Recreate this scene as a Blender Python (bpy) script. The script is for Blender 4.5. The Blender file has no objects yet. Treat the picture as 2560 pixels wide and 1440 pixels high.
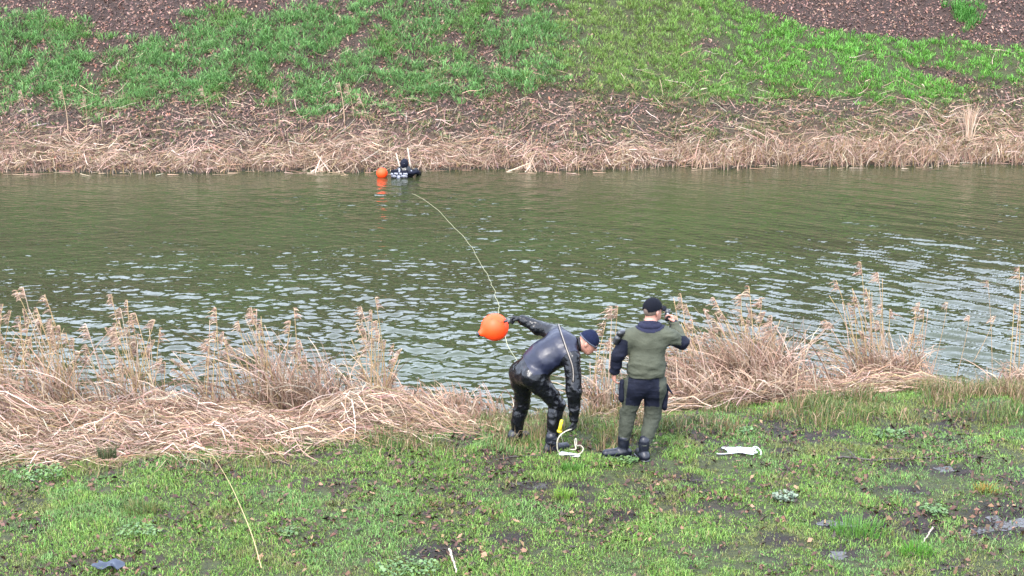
import bpy, math, random
import numpy as np
from mathutils import Vector, Matrix, noise as mnoise
from mathutils.bvhtree import BVHTree

random.seed(7)
R = np.random.default_rng(11)
S = bpy.context.scene
col = S.collection

# ------------------------------------------------------------------ camera
CAM = np.array([0.0, 0.0, 5.4]); PITCH = math.radians(14.3); F = 3700.0
cd = bpy.data.cameras.new('camera'); cam = bpy.data.objects.new('camera', cd); col.objects.link(cam)
cam.location = CAM.tolist(); cam.rotation_euler = (math.radians(90) - PITCH, 0, 0)
cd.sensor_width = 36; cd.lens = F / 2560 * 36; cd.clip_start = .1; cd.clip_end = 1000
S.camera = cam

# ------------------------------------------------------------------ world, sun, exposure
W = bpy.data.worlds.new('World'); S.world = W; W.use_nodes = True
wn = W.node_tree; wn.nodes.clear()
out = wn.nodes.new('ShaderNodeOutputWorld'); bg = wn.nodes.new('ShaderNodeBackground')
sky = wn.nodes.new('ShaderNodeTexSky'); sky.sky_type = 'NISHITA'; sky.sun_disc = False
SUN_EL, SUN_AZ = math.radians(52), math.radians(205)
sky.sun_elevation = SUN_EL; sky.sun_rotation = SUN_AZ
sky.air_density = 1.0; sky.dust_density = 3.0; sky.ozone_density = 1.0
mixs = wn.nodes.new('ShaderNodeMix'); mixs.data_type = 'RGBA'
mixs.inputs['Factor'].default_value = .62
mixs.inputs[7].default_value = (8.4, 9.3, 11.2, 1)          # even high cloud over the blue
wn.links.new(sky.outputs[0], mixs.inputs[6]); wn.links.new(mixs.outputs[2], bg.inputs[0])
bg.inputs[1].default_value = .135
wn.links.new(bg.outputs[0], out.inputs[0])
sd = bpy.data.lights.new('sun', 'SUN'); sun = bpy.data.objects.new('sun', sd); col.objects.link(sun)
sd.energy = 1.1; sd.angle = math.radians(18); sd.color = (1, .96, .9)
sdir = Vector((math.sin(SUN_AZ) * math.cos(SUN_EL), math.cos(SUN_AZ) * math.cos(SUN_EL), math.sin(SUN_EL)))
sun.rotation_euler = (sdir).to_track_quat('Z', 'Y').to_euler()
S.view_settings.view_transform = 'Standard'; S.view_settings.look = 'None'
S.view_settings.gamma = 1; S.view_settings.exposure = 2.72; S.view_settings.use_curve_mapping = False
S.render.engine = 'CYCLES'
S.cycles.max_bounces = 5; S.cycles.diffuse_bounces = 2; S.cycles.glossy_bounces = 3
S.cycles.caustics_reflective = False; S.cycles.caustics_refractive = False

# ------------------------------------------------------------------ maths helpers
cP, sP = math.cos(PITCH), math.sin(PITCH)
def at(px, py, Y):
    """the point of the world that lies Y metres ahead on the sight line through (px, py)"""
    u = (px - 1280) / F; v = -(py - 720) / F
    d = np.array([u, cP + v * sP, -sP + v * cP])
    return CAM + d * (Y / d[1])
def proj(x, y, z):
    dz = z - CAM[2]
    zc = y * cP - dz * sP; yc = y * sP + dz * cP
    zc = np.maximum(zc, .1)
    return 1280 + F * x / zc, 720 - F * yc / zc
def lin(c):
    c = np.array(c, float) / 255
    return np.where(c <= .04045, c / 12.92, ((c + .055) / 1.055) ** 2.4)
def nrm(v):
    v = np.array(v, float); return v / (np.linalg.norm(v) + 1e-12)
def _h(ix, iy, s):
    n = (ix.astype(np.int64) * 374761393 + iy.astype(np.int64) * 668265263 + s * 1442695041) & 0xffffffff
    n = ((n ^ (n >> 13)) * 1274126177) & 0xffffffff
    return ((n ^ (n >> 16)) & 0xffff) / 65535.0
def vnoise(x, y, s=0):
    x = np.asarray(x, float); y = np.asarray(y, float)
    x, y = x * .8 - y * .6 + 31.7, x * .6 + y * .8 + 17.3
    ix, iy = np.floor(x), np.floor(y); fx, fy = x - ix, y - iy
    fx = fx * fx * (3 - 2 * fx); fy = fy * fy * (3 - 2 * fy)
    a, b = _h(ix, iy, s), _h(ix + 1, iy, s); c, d = _h(ix, iy + 1, s), _h(ix + 1, iy + 1, s)
    return (a + (b - a) * fx) * (1 - fy) + (c + (d - c) * fx) * fy
def fbm(x, y, s=0, o=4):
    t = 0; a = .5; n = 0
    for i in range(o):
        t = t + a * vnoise(np.asarray(x) * 2 ** i, np.asarray(y) * 2 ** i, s + i * 7); n += a; a *= .5
    return t / n
def sst(a, b, x):
    t = np.clip((x - a) / (b - a), 0, 1); return t * t * (3 - 2 * t)

# ------------------------------------------------------------------ scene helpers
def link(name, me, mat=None, parent=None):
    o = bpy.data.objects.new(name, me); col.objects.link(o)
    if mat is not None and me is not None:
        for m in (mat if isinstance(mat, (list, tuple)) else [mat]): me.materials.append(m)
    if parent is not None: o.parent = parent
    return o
def tag(o, label=None, cat=None, group=None, kind=None):
    if label: o['label'] = label
    if cat: o['category'] = cat
    if group: o['group'] = group
    if kind: o['kind'] = kind
    return o
def empty(name, loc, label=None, cat=None, group=None, rz=0.):
    o = bpy.data.objects.new(name, None); col.objects.link(o); o.location = tuple(float(c) for c in loc)
    o.rotation_euler = (0, 0, rz); o.empty_display_size = .1
    return tag(o, label, cat, group)
def mesh_np(name, V, Fc, colr=None, smooth=False, k=None):
    """V (n,3); Fc (m,k) index array or list of such arrays"""
    me = bpy.data.meshes.new(name)
    Fl = Fc if isinstance(Fc, list) else [Fc]
    V = np.ascontiguousarray(V, dtype=np.float32)
    me.vertices.add(len(V)); me.vertices.foreach_set('co', V.ravel())
    loops = np.concatenate([f.ravel() for f in Fl]).astype(np.int32)
    tot = np.concatenate([np.full(len(f), f.shape[1]) for f in Fl]).astype(np.int32)
    st = np.concatenate([[0], np.cumsum(tot)[:-1]]).astype(np.int32)
    me.loops.add(len(loops)); me.loops.foreach_set('vertex_index', loops)
    me.polygons.add(len(tot)); me.polygons.foreach_set('loop_start', st); me.polygons.foreach_set('loop_total', tot)
    if smooth: me.polygons.foreach_set('use_smooth', np.ones(len(tot), bool))
    if colr is not None:
        a = me.color_attributes.new('Col', 'FLOAT_COLOR', 'POINT')
        c = np.ones((len(V), 4), np.float32); c[:, :3] = colr
        a.data.foreach_set('color', c.ravel())
    me.update(calc_edges=True)
    return me
def rel(V, o):
    return V - np.array(o.location)[None, :]

# ------------------------------------------------------------------ materials
KA = .43      # measured picture colours -> real surface colours
def mat(name, c=(.5, .5, .5), rough=.6, spec=.5, metal=0., nscale=0, namt=.25, bump=0., bscale=40, coat=0., attr=False, transl=0., rvar=0.):
    m = bpy.data.materials.new(name); m.use_nodes = True
    nt = m.node_tree; b = nt.nodes['Principled BSDF']
    b.inputs['Roughness'].default_value = rough; b.inputs['Specular IOR Level'].default_value = spec
    b.inputs['Metallic'].default_value = metal; b.inputs['Coat Weight'].default_value = coat
    b.inputs['Coat Roughness'].default_value = .15
    geo = nt.nodes.new('ShaderNodeNewGeometry')
    base = None
    if attr:
        a = nt.nodes.new('ShaderNodeAttribute'); a.attribute_name = 'Col'; base = a.outputs['Color']
    else:
        rgb = nt.nodes.new('ShaderNodeRGB'); rgb.outputs[0].default_value = (*[float(v) * KA for v in c], 1); base = rgb.outputs[0]
    if nscale:
        n = nt.nodes.new('ShaderNodeTexNoise'); n.inputs['Scale'].default_value = nscale; n.inputs['Detail'].default_value = 5
        n.inputs['Roughness'].default_value = .65
        nt.links.new(geo.outputs['Position'], n.inputs['Vector'])
        mr = nt.nodes.new('ShaderNodeMapRange'); mr.inputs[1].default_value = .3; mr.inputs[2].default_value = .7
        mr.inputs[3].default_value = 1 - namt; mr.inputs[4].default_value = 1 + namt
        nt.links.new(n.outputs[0], mr.inputs[0])
        mx = nt.nodes.new('ShaderNodeVectorMath'); mx.operation = 'SCALE'
        nt.links.new(base, mx.inputs[0]); nt.links.new(mr.outputs[0], mx.inputs['Scale']); base = mx.outputs[0]
        if rvar:
            m2 = nt.nodes.new('ShaderNodeMapRange'); m2.inputs[1].default_value = .35; m2.inputs[2].default_value = .65
            m2.inputs[3].default_value = rough - rvar; m2.inputs[4].default_value = rough + rvar
            nt.links.new(n.outputs[0], m2.inputs[0]); nt.links.new(m2.outputs[0], b.inputs['Roughness'])
    nt.links.new(base, b.inputs['Base Color'])
    if bump:
        n2 = nt.nodes.new('ShaderNodeTexNoise'); n2.inputs['Scale'].default_value = bscale; n2.inputs['Detail'].default_value = 4
        nt.links.new(geo.outputs['Position'], n2.inputs['Vector'])
        bp = nt.nodes.new('ShaderNodeBump'); bp.inputs['Distance'].default_value = bump; bp.inputs['Strength'].default_value = 1
        nt.links.new(n2.outputs[0], bp.inputs['Height']); nt.links.new(bp.outputs[0], b.inputs['Normal'])
    if transl:
        t = nt.nodes.new('ShaderNodeBsdfTranslucent'); ms = nt.nodes.new('ShaderNodeMixShader')
        ms.inputs[0].default_value = transl
        nt.links.new(base, t.inputs[0]); nt.links.new(b.outputs[0], ms.inputs[1]); nt.links.new(t.outputs[0], ms.inputs[2])
        nt.links.new(ms.outputs[0], nt.nodes['Material Output'].inputs[0])
    return m

M_ground = mat('soil', rough=.8, spec=.18, nscale=22, namt=.7, bump=.05, bscale=26, attr=True, rvar=.1)
M_grass = mat('grass_blades', rough=.5, spec=.2, attr=True, transl=.3)
M_straw = mat('dead_reed', rough=.6, spec=.2, attr=True, transl=.12)
M_leaf = mat('dead_leaves', rough=.6, spec=.2, attr=True, transl=.08)
M_twig = mat('bark', (.05, .035, .028), rough=.7, nscale=30, namt=.5)
M_pale = mat('pale_wood', (.5, .4, .3), rough=.6, nscale=20, namt=.3)

# ------------------------------------------------------------------ terrain
WL = -.6
def near_shore(x):
    return np.interp(x, [-9, -6.5, -4, -1.6, -.4, .6, 2.6, 4, 4.7, 6, 8], [16.7, 16.8, 17.0, 17.25, 16.95, 17.1, 17.7, 17.9, 18.25, 18.15, 17.9]) + .22 * (fbm(np.asarray(x) * .8, np.asarray(x) * 0, 3) - .5)
def near_edge(x):
    return np.interp(x, [-8, -5, -2.5, -.8, .8, 2, 4, 7], [13.9, 14.1, 14.4, 14.9, 15.0, 15.3, 15.9, 16.2])
def far_shore(x):
    return np.interp(x, [-14, -8, -2, 2, 6, 12], [34.6, 34.6, 34.8, 35.0, 35.5, 35.8]) + 1.0 * (fbm(np.asarray(x) * 1.1, np.asarray(x) * 0 + 4, 5) - .5)
def ground_z(x, y, rough=True):
    x = np.asarray(x, float); y = np.asarray(y, float)
    ns, ne, fs = near_shore(x), near_edge(x), far_shore(x)
    t = np.clip((y - ne) / (ns - ne), 0, 1)
    z1 = WL * t ** 1.25
    z1 = np.where(y > ns, WL - .55 * (y - ns), z1)
    d = y - fs
    bank = np.where(d < .3, d / .3 * .2, np.where(d < 2.8, .2 + (d - .3) * .45, 1.325 + (d - 2.8) * .6))
    top = 8.4
    bank = np.where(bank > top - 1.5, top - 1.5 * np.exp(-(bank - top + 1.5) / 1.5), bank)
    z2 = np.where(d > 0, WL + bank, WL + .7 * d)
    z = np.maximum(np.maximum(z1, z2), -1.9)
    z = np.where(y < 22, np.maximum(z1, -1.9), np.maximum(z2, -1.9))
    if rough:
        am = np.where(y < 25, .07, .22)
        wet = (z > WL - .3)
        z = z + wet * am * (fbm(x * 1.1, y * 1.1, 9, 3) - .5) + wet * .035 * (fbm(x * 6, y * 6, 21, 3) - .5) * np.where(y < 25, 1, 2.2)
    return z
def gz(x, y): return float(ground_z(np.array([x]), np.array([y]))[0])

def interp(u, xs, ys): return np.interp(u, xs, ys)
# far bank cover, all as functions of where a spot shows
def far_masks(x, y, z):
    u, v = proj(x, y, z)
    j = (fbm(x * .9, y * .9, 40) - .5) * 70 + (fbm(x * 3, y * 3, 41) - .5) * 30
    gt_l = interp(u, [0, 100, 170, 300, 330, 420, 450, 550, 650, 750, 900, 1300], [38, 22, 50, 82, 105, 100, 52, 22, 42, 22, -5, -60])
    gb_l = interp(u, [0, 200, 400, 600, 800, 1000, 1200, 1400], [262, 292, 265, 255, 288, 262, 235, 220])
    left = sst(-26, 30, v - gt_l + j * .45) * sst(-30, 26, gb_l - v + j * .8) * (1 - sst(1250, 1500, u + j))
    gb_r = interp(u, [1150, 1400, 1600, 1800, 2000, 2200, 2400, 2450, 2560], [200, 215, 235, 250, 240, 245, 240, 222, 212])
    gt_r = interp(u, [1300, 1750, 1850, 1950, 2050, 2200, 2400, 2560], [-90, -60, 0, 45, 75, 95, 105, 118])
    right = sst(-8, 10, v - gt_r + j * .3) * sst(-22, 26, gb_r - v + j * .7) * sst(1250, 1500, u + j)
    hole = np.exp(-(((u - 2380) * .97 + (v - 195) * .22) / 105) ** 2 - (((v - 195) - (u - 2380) * .28) / 17) ** 2)
    right = right * (1 - sst(.3, .6, hole))
    for (a, b, c, d) in ((1770, 112, 34, 11), (1440, 195, 34, 13), (2165, 152, 20, 9), (1905, 215, 26, 10), (2040, 90, 18, 8)):
        right = right * (1 - .95 * np.exp(-((u - a) / c) ** 2 - ((v - b) / d) ** 2))
    iso = sst(.35, .5, np.exp(-((u - 2412) / 62) ** 2 - ((v - 18) / 34) ** 2))
    mixed = sst(-60, 20, v - np.minimum(gb_l, gb_r) + j * .5) * (1 - sst(320, 390, v - 15 + j)) * (.45 + .55 * sst(850, 1650, u))
    vs = interp(u, [0, 200, 400, 600, 800, 1000, 1300, 1600, 1800, 2000, 2200, 2400, 2560], [318, 338, 372, 350, 325, 330, 360, 362, 335, 325, 300, 285, 275])
    straw = sst(-25, 40, v - vs + j * .8)
    return u, v, left, right, iso, mixed, straw

def grid(xs, ys, zf):
    X, Y = np.meshgrid(xs, ys, indexing='ij'); Z = zf(X, Y)
    V = np.stack([X, Y, Z], -1).reshape(-1, 3); n, m = len(xs), len(ys)
    i = np.arange(n * m).reshape(n, m)
    Fc = np.stack([i[:-1, :-1], i[1:, :-1], i[1:, 1:], i[:-1, 1:]], -1).reshape(-1, 4)
    return V, Fc
xs = np.concatenate([[-200, -120, -70, -45, -30, -24], np.arange(-19, 19.01, .12), [24, 30, 45, 70, 120, 200]])
ys = np.concatenate([[-30, -12, -3, 3, 6], np.arange(8.5, 18.8, .08), np.arange(18.8, 34, .5), np.arange(34, 47, .11), np.arange(47.5, 62, 1.2), [70, 90, 130, 200, 400]])
# puddles and trodden mud on the near lawn
PUD = [(2525, 1298, .42, .28), (2470, 1325, .3, .16), (2300, 1322, .16, .10), (2090, 1310, .26, .13), (1940, 1350, .2, .1), (1330, 1217, .28, .12), (1445, 1222, .16, .08),
       (1715, 1200, .2, .12), (2370, 1178, .26, .13), (2255, 1165, .2, .09), (1460, 1250, .13, .06), (2095, 1390, .2, .09), (1650, 1240, .1, .06), (1800, 1375, .1, .06),
       (2260, 1225, .3, .09), (1960, 1130, .18, .08), (1100, 1375, .35, .14), (1270, 1345, .25, .08), (1560, 1290, .18, .1)]
PUDW = []
for (a, b_, rx, ry) in PUD:
    al = PITCH + math.atan((b_ - 720) / F); Y = 5.4 / math.tan(al); p = at(a, b_, Y); PUDW.append((p[0], Y, rx, ry * 1.6))
def pud(x, y):
    m = np.zeros_like(x)
    for (a, b_, rx, ry) in PUDW:
        m = np.maximum(m, np.exp(-(((x - a) / rx) ** 2 + ((y - b_) / ry) ** 2) * 1.0 - 0))
    return m

V, Fc = grid(xs, ys, ground_z)
x, y, z = V.T
u, v, L, Rr, iso, mixd, stw = far_masks(x, y, z)
soil = lin((58, 46, 36)); brown = lin((62, 47, 40)); moss = lin((66, 72, 40)); wetmud = lin((44, 37, 32)); strawc = lin((150, 120, 95)); mud = lin((52, 46, 42))
C = np.zeros((len(V), 3))
nearm = (y < 24)[:, None]
n1 = fbm(x * 1.2, y * 1.2, 60)[:, None]; n2 = fbm(x * 5, y * 5, 61)[:, None]
mossw = sst(.32, .5, n1 * .6 + n2 * .4)
cn = soil * (1 - mossw) + moss * mossw
mudw = sst(.0, 3., x)[:, None] * sst(.45, .6, 1 - n1)
cn = cn * (1 - mudw) + mud * mudw
pm = sst(.25, .6, pud(x, y) + .3 * (n2[:, 0] - .5))[:, None]; cn = cn * (1 - pm) + wetmud * pm
sl = sst(.25, .8, (y - near_edge(x)) / (near_shore(x) - near_edge(x)))[:, None]
cn = cn * (1 - sl) + (soil * .8) * sl
g = np.clip(L * .08 + Rr * .8 + mixd * .25, 0, 1)[:, None]
cf = brown * (1 - g) + moss * g
cf = cf * (1 - .45 * stw[:, None]) + strawc * .6 * .45 * stw[:, None]
C = np.where(nearm, cn, cf)
C = np.where((z < WL + .05)[:, None], lin((50, 45, 34)), C) * KA
o = link('ground', mesh_np('ground', V, Fc, C, smooth=True), M_ground)
tag(o, 'earth of both canal banks under the grass and dead leaves', kind='structure')

# ------------------------------------------------------------------ water
DIV = at(1012, 447, 33.9)
def waves(x, y):
    h = np.zeros_like(x); r = np.random.default_rng(5)
    rt = sst(-3, 6, x - (y - 20) * .15)
    for i in range(46):
        lam = r.uniform(.11, .27) if i % 5 else r.uniform(.4, 1.0)
        base = 68 + r.normal() * 32
        if i % 5 == 0: base = r.uniform(0, 180)
        a = math.radians(base); k = 2 * math.pi / lam
        a2 = math.radians(50 + (base - 68) * .36)
        ph = r.uniform(0, 6.28); wob = 1.6 * (fbm(x * .5, y * .5, 70 + i, 2) - .5)
        s = .245 * math.sqrt(2 / 46) * (1 if lam < .35 else .8)
        env = .25 + 1.5 * vnoise(x * .55 + i * 3.1, y * .4, 90 + i)
        w1 = np.sin(k * (math.cos(a) * x + math.sin(a) * y) + ph + wob * 2)
        w2 = np.sin(k * (math.cos(a2) * x + math.sin(a2) * y) + ph + wob)
        h += s / k * env * (w1 * (1 - rt) + w2 * rt * 1.15)
    u, v = proj(x, y, np.full_like(x, WL)); jn = (fbm(x * .3, y * .35, 33, 3) - .5)
    cal = .22 + .80 * sst(430, 900, v + .16 * (u - 900) * (u < 900) + 330 * jn)            # quiet under the far bank and on the left
    cal -= .22 * np.exp(-((u - 1750) / 420) ** 2 - ((v - 620) / 150) ** 2)                 # smooth patch right of the middle
    cal += .22 * np.exp(-((u - 2350) / 380) ** 2 - ((v - 800) / 190) ** 2)
    cal *= .72 + .56 * fbm(x * .5, y * .6, 34, 3)
    cal += .35 * np.exp(-((u - 1120) / 170) ** 2 - ((v - 515) / 42) ** 2)
    cal = np.clip(cal, .12, 1.3)
    rr = np.sqrt((x - DIV[0]) ** 2 + (y - DIV[1]) ** 2)
    ring = .0042 * np.sin(2 * math.pi * rr / .52 + 1.5 * fbm(x * .4, y * .4, 35)) * np.exp(-rr / 7) * sst(.2, 1, rr) * (.4 + 1.2 * fbm(x * .5, y * .5, 36))
    b = np.array(at(1262, 900, 17.6)); r2 = np.sqrt((x - b[0]) ** 2 + (y - b[1]) ** 2)
    ring += .002 * np.sin(2 * math.pi * r2 / .3) * np.exp(-r2 / 1.5)
    return (h * cal + ring) * sst(1.04, .98, np.abs(x) / (y * .36 + 1.9))
wt = np.concatenate([[-14, -5, -2, -1.3], np.linspace(-1.04, 1.04, 500), [1.3, 2, 5, 14]]); wy = np.arange(16.2, 36.6, .042)
T_, Y_ = np.meshgrid(wt, wy, indexing='ij'); X_ = T_ * (Y_ * .36 + 1.9); Z_ = WL + waves(X_, Y_)
V = np.stack([X_, Y_, Z_], -1).reshape(-1, 3); i_ = np.arange(len(wt) * len(wy)).reshape(len(wt), len(wy))
Fc = np.stack([i_[:-1, :-1], i_[1:, :-1], i_[1:, 1:], i_[:-1, 1:]], -1).reshape(-1, 4)
M_water = bpy.data.materials.new('canal_water'); M_water.use_nodes = True
nt = M_water.node_tree; b = nt.nodes['Principled BSDF']
b.inputs['Roughness'].default_value = .03; b.inputs['IOR'].default_value = 1.333
geo = nt.nodes.new('ShaderNodeNewGeometry')
nn = nt.nodes.new('ShaderNodeTexNoise'); nn.inputs['Scale'].default_value = .35; nn.inputs['Detail'].default_value = 3
nt.links.new(geo.outputs['Position'], nn.inputs['Vector'])
cr = nt.nodes.new('ShaderNodeValToRGB'); cr.color_ramp.elements[0].position = .35; cr.color_ramp.elements[1].position = .7
cr.color_ramp.elements[0].color = (.016, .018, .008, 1); cr.color_ramp.elements[1].color = (.017, .023, .009, 1)
nt.links.new(nn.outputs[0], cr.inputs[0]); nt.links.new(cr.outputs[0], b.inputs['Base Color'])
prev = None
for rot, sc_, dist in ((36, (7, 12, 1), .008), (50, (3.2, 7.5, 1), .008)):
    mp = nt.nodes.new('ShaderNodeMapping'); mp.inputs['Rotation'].default_value = (0, 0, math.radians(rot)); mp.inputs['Scale'].default_value = sc_
    n3 = nt.nodes.new('ShaderNodeTexNoise'); n3.inputs['Scale'].default_value = 1; n3.inputs['Detail'].default_value = 1
    nt.links.new(geo.outputs['Position'], mp.inputs['Vector']); nt.links.new(mp.outputs[0], n3.inputs['Vector'])
    bp = nt.nodes.new('ShaderNodeBump'); bp.inputs['Distance'].default_value = dist; bp.inputs['Strength'].default_value = 1
    nt.links.new(n3.outputs[0], bp.inputs['Height'])
    if prev is not None: nt.links.new(prev.outputs[0], bp.inputs['Normal'])
    prev = bp
nt.links.new(prev.outputs[0], b.inputs['Normal'])
o = link('water', mesh_np('water', V, Fc, smooth=True), M_water)
tag(o, 'rippled olive green water of the canal', kind='structure')

# ------------------------------------------------------------------ blades and strands
def blades(base, hgt, wid, lean, colr, up=None):
    """3-triangle blades. base (n,3) hgt (n) wid (n) lean (n,2 vec) colr (n,3)"""
    n = len(base); ang = R.uniform(0, math.pi, n)
    sx = np.stack([np.cos(ang), np.sin(ang), np.zeros(n)], 1) * (wid * .5)[:, None]
    ln = np.concatenate([lean, np.zeros((n, 1))], 1)
    m = base + ln * (hgt * .38)[:, None] + np.array([0, 0, 1.]) * (hgt * .62)[:, None]
    q = np.linalg.norm(lean, axis=1)
    t = base + ln * (hgt * 1.05)[:, None] + np.array([0, 0, 1.]) * (hgt * (1.05 - .5 * np.clip(q, 0, 1.6)))[:, None]
    V = np.stack([base - sx, base + sx, m + sx * .8, m - sx * .8, t], 1).reshape(-1, 3)
    i = (np.arange(n) * 5)[:, None]
    C = np.repeat(colr, 5, 0)
    return V, [i + np.array([[0, 1, 2, 3]]), i + np.array([[3, 2, 4]])], C
def strands(P, wid, colr, flat=.5):
    """P (n,k,3) centre lines -> ribbons tapering to the tip"""
    n, k, _ = P.shape
    T = np.gradient(P, axis=1); T /= np.linalg.norm(T, axis=2, keepdims=True) + 1e-9
    rv = R.normal(size=(n, 1, 3)); rv[:, :, 2] *= flat
    sd_ = np.cross(T, rv); sd_ /= np.linalg.norm(sd_, axis=2, keepdims=True) + 1e-9
    w = wid[:, None, None] * .5 * np.interp(np.linspace(0, 1, k), [0, .6, 1], [1, .85, .25])[None, :, None]
    V = np.stack([P - sd_ * w, P + sd_ * w], 2).reshape(-1, 3)
    b0 = (np.arange(n) * 2 * k)[:, None, None] + (np.arange(k - 1) * 2)[None, :, None]
    Fc = (b0 + np.array([0, 1, 3, 2])[None, None, :]).reshape(-1, 4)
    return V, [Fc], np.repeat(colr, 2 * k, 0)
def merge(parts):
    Vs, Fs, Cs, off = [], {}, [], 0
    for V, Fl, C in parts:
        for f in Fl: Fs.setdefault(f.shape[1], []).append(f + off)
        Vs.append(V); Cs.append(C); off += len(V)
    return np.concatenate(Vs), [np.concatenate(f) for f in Fs.values()], np.concatenate(Cs)
def pal(cols, n, jit=.12, w=None):
    c = np.array([lin(k) for k in cols]); i = R.choice(len(c), n, p=w)
    return np.clip(c[i] * (1 + R.normal(size=(n, 1)) * jit) * (1 + R.normal(size=(n, 3)) * jit * .35) * KA, .003, .9)
def mixc(a, b, t): return a * (1 - t[:, None]) + b * t[:, None]

def leafmesh(c, size, colr, tilt, nrm_y=0.):
    """curled 4-triangle leaves"""
    n = len(c); a = R.uniform(0, 6.28, n)
    X = np.stack([np.cos(a), np.sin(a), R.normal(size=n) * tilt], 1); Y = np.stack([-np.sin(a), np.cos(a), R.normal(size=n) * tilt], 1)
    X[:, 2] += X[:, 1] * nrm_y; Y[:, 2] += Y[:, 1] * nrm_y
    s = size[:, None]; up = np.array([0, 0, 1.]) * (size * R.uniform(.05, .35, n))[:, None]
    V = np.stack([c - X * s * .55, c + Y * s * .32 + up, c + X * s * .6 + up * .4, c - Y * s * .3 + up * .8, c + X * s * .05], 1).reshape(-1, 3)
    i = (np.arange(n) * 5)[:, None]
    Fc = np.concatenate([i + np.array([[0, 4, 1]]), i + np.array([[1, 4, 2]]), i + np.array([[2, 4, 3]]), i + np.array([[3, 4, 0]])])
    return V, [Fc], np.repeat(colr, 5, 0)
def smooth_pts(P, n):
    P = np.array(P, float); k = len(P); d = np.concatenate([[0], np.cumsum(np.linalg.norm(np.diff(P, axis=0), axis=1))])
    t = np.linspace(0, d[-1], n); Q = np.stack([np.interp(t, d, P[:, i]) for i in range(3)], 1)
    w = max(1, int(n / k * .45))
    for _ in range(2):
        Q2 = Q.copy()
        for i in range(1, n - 1):
            a = max(0, i - w); b = min(n, i + w + 1); h = min(i - a, b - 1 - i); Q2[i] = Q[i - h:i + h + 1].mean(0)
        Q = Q2
    return Q
def tube(P, r, ns=6, caps=True):
    P = np.array(P, float); n = len(P); r = np.broadcast_to(np.array(r, float), (n,))
    T = np.gradient(P, axis=0); T /= np.linalg.norm(T, axis=1, keepdims=True) + 1e-12
    N0 = nrm(np.cross(T[0], [.13, .31, .94] if abs(T[0][2]) < .9 else [1, .1, 0])); V = []
    for i in range(n):
        N0 = nrm(N0 - T[i] * np.dot(N0, T[i])); B = np.cross(T[i], N0)
        for s in range(ns):
            a = 2 * math.pi * s / ns; V.append(P[i] + (N0 * math.cos(a) + B * math.sin(a)) * r[i])
    i = np.arange(n * ns).reshape(n, ns); j = np.roll(i, -1, 1)
    Fq = np.stack([i[:-1], j[:-1], j[1:], i[1:]], -1).reshape(-1, 4); Fl = [Fq]
    V = np.array(V)
    if caps:
        V = np.concatenate([V, P[:1], P[-1:]]); c0, c1 = n * ns, n * ns + 1
        Fl.append(np.concatenate([np.stack([j[0], i[0], np.full(ns, c0)], 1), np.stack([i[-1], j[-1], np.full(ns, c1)], 1)]))
    return V, Fl
def joinm(lst):
    V, Fl, C = merge([(v, f, np.zeros((len(v), 3))) for v, f in lst]); return V, Fl
def tubeobj(name, P, r, m, parent=None, ns=6, colr=None):
    V, Fl = tube(P, r, ns)
    if parent is not None: V = V - np.array(parent.matrix_basis.translation)[None, :]
    return link(name, mesh_np(name, V, Fl, None if colr is None else np.tile(colr, (len(V), 1)), smooth=True), m, parent)


# near lawn
N = 480000
x = R.uniform(-7.4, 7.6, N); y = R.uniform(10.3, 17.0, N)
half = y * .352 + 1.1
keep = np.abs(x) < half; x, y = x[keep], y[keep]
tu = fbm(x * 3.2, y * 3.2, 101, 3); fine = vnoise(x * 14, y * 14, 102); big = fbm(x * .5, y * .5, 103, 3)
edge = (y - near_edge(x)) / (near_shore(x) - near_edge(x))
dens = sst(.34, .46, tu * .6 + fine * .4 + .05 * sst(2.5, -1.5, x)) * (1 - .93 * sst(.3, .7, pud(x, y) + .5 * (fine - .5))) * (1 - .75 * sst(.05, .35, edge))
dens *= 1 - .5 * sst(1.2, 5, x) * sst(.5, .6, 1 - big)
keep = R.uniform(size=len(x)) < dens * .93 + .07; x, y, tu, fine, big = x[keep], y[keep], tu[keep], fine[keep], big[keep]
n = len(x)
base = np.stack([x, y, ground_z(x, y) - .004], 1)
hh = R.uniform(.018, .055, n) * (.75 + .7 * sst(.45, .7, tu)) * (.9 + .3 * big)
a = R.uniform(0, 6.28, n); ll = np.abs(R.normal(.6, .35, n))
lean = np.stack([np.cos(a), np.sin(a)], 1) * ll[:, None]
cA = pal([(110, 148, 64), (126, 162, 72), (96, 132, 60), (146, 172, 90)], n, .18); cB = pal([(112, 152, 82), (136, 172, 102), (100, 138, 74)], n, .18)
cY = pal([(150, 152, 84), (138, 136, 78), (160, 140, 100)], n)
hue = fbm(x * 1.7, y * 1.7, 110, 3)
cA *= 1.25; cB *= 1.25
cc = mixc(cA, cB, sst(.54, .66, hue) * .75) * (.8 + .4 * fbm(x * 7, y * 7, 112, 2))[:, None]; cc = mixc(cc, cY, sst(.58, .72, fbm(x * 2.3, y * 2.3, 111, 3)) * .6)
cc = np.where(R.uniform(size=n)[:, None] < .07, pal([(170, 150, 112), (140, 112, 80)], n), cc)
o = link('grass', (lambda m: mesh_np('grass', *m))(blades(base, hh, R.uniform(.004, .0085, n), lean, cc)), M_grass)
tag(o, 'short trodden grass of the near bank with muddy gaps', 'grass', kind='stuff')

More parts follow.
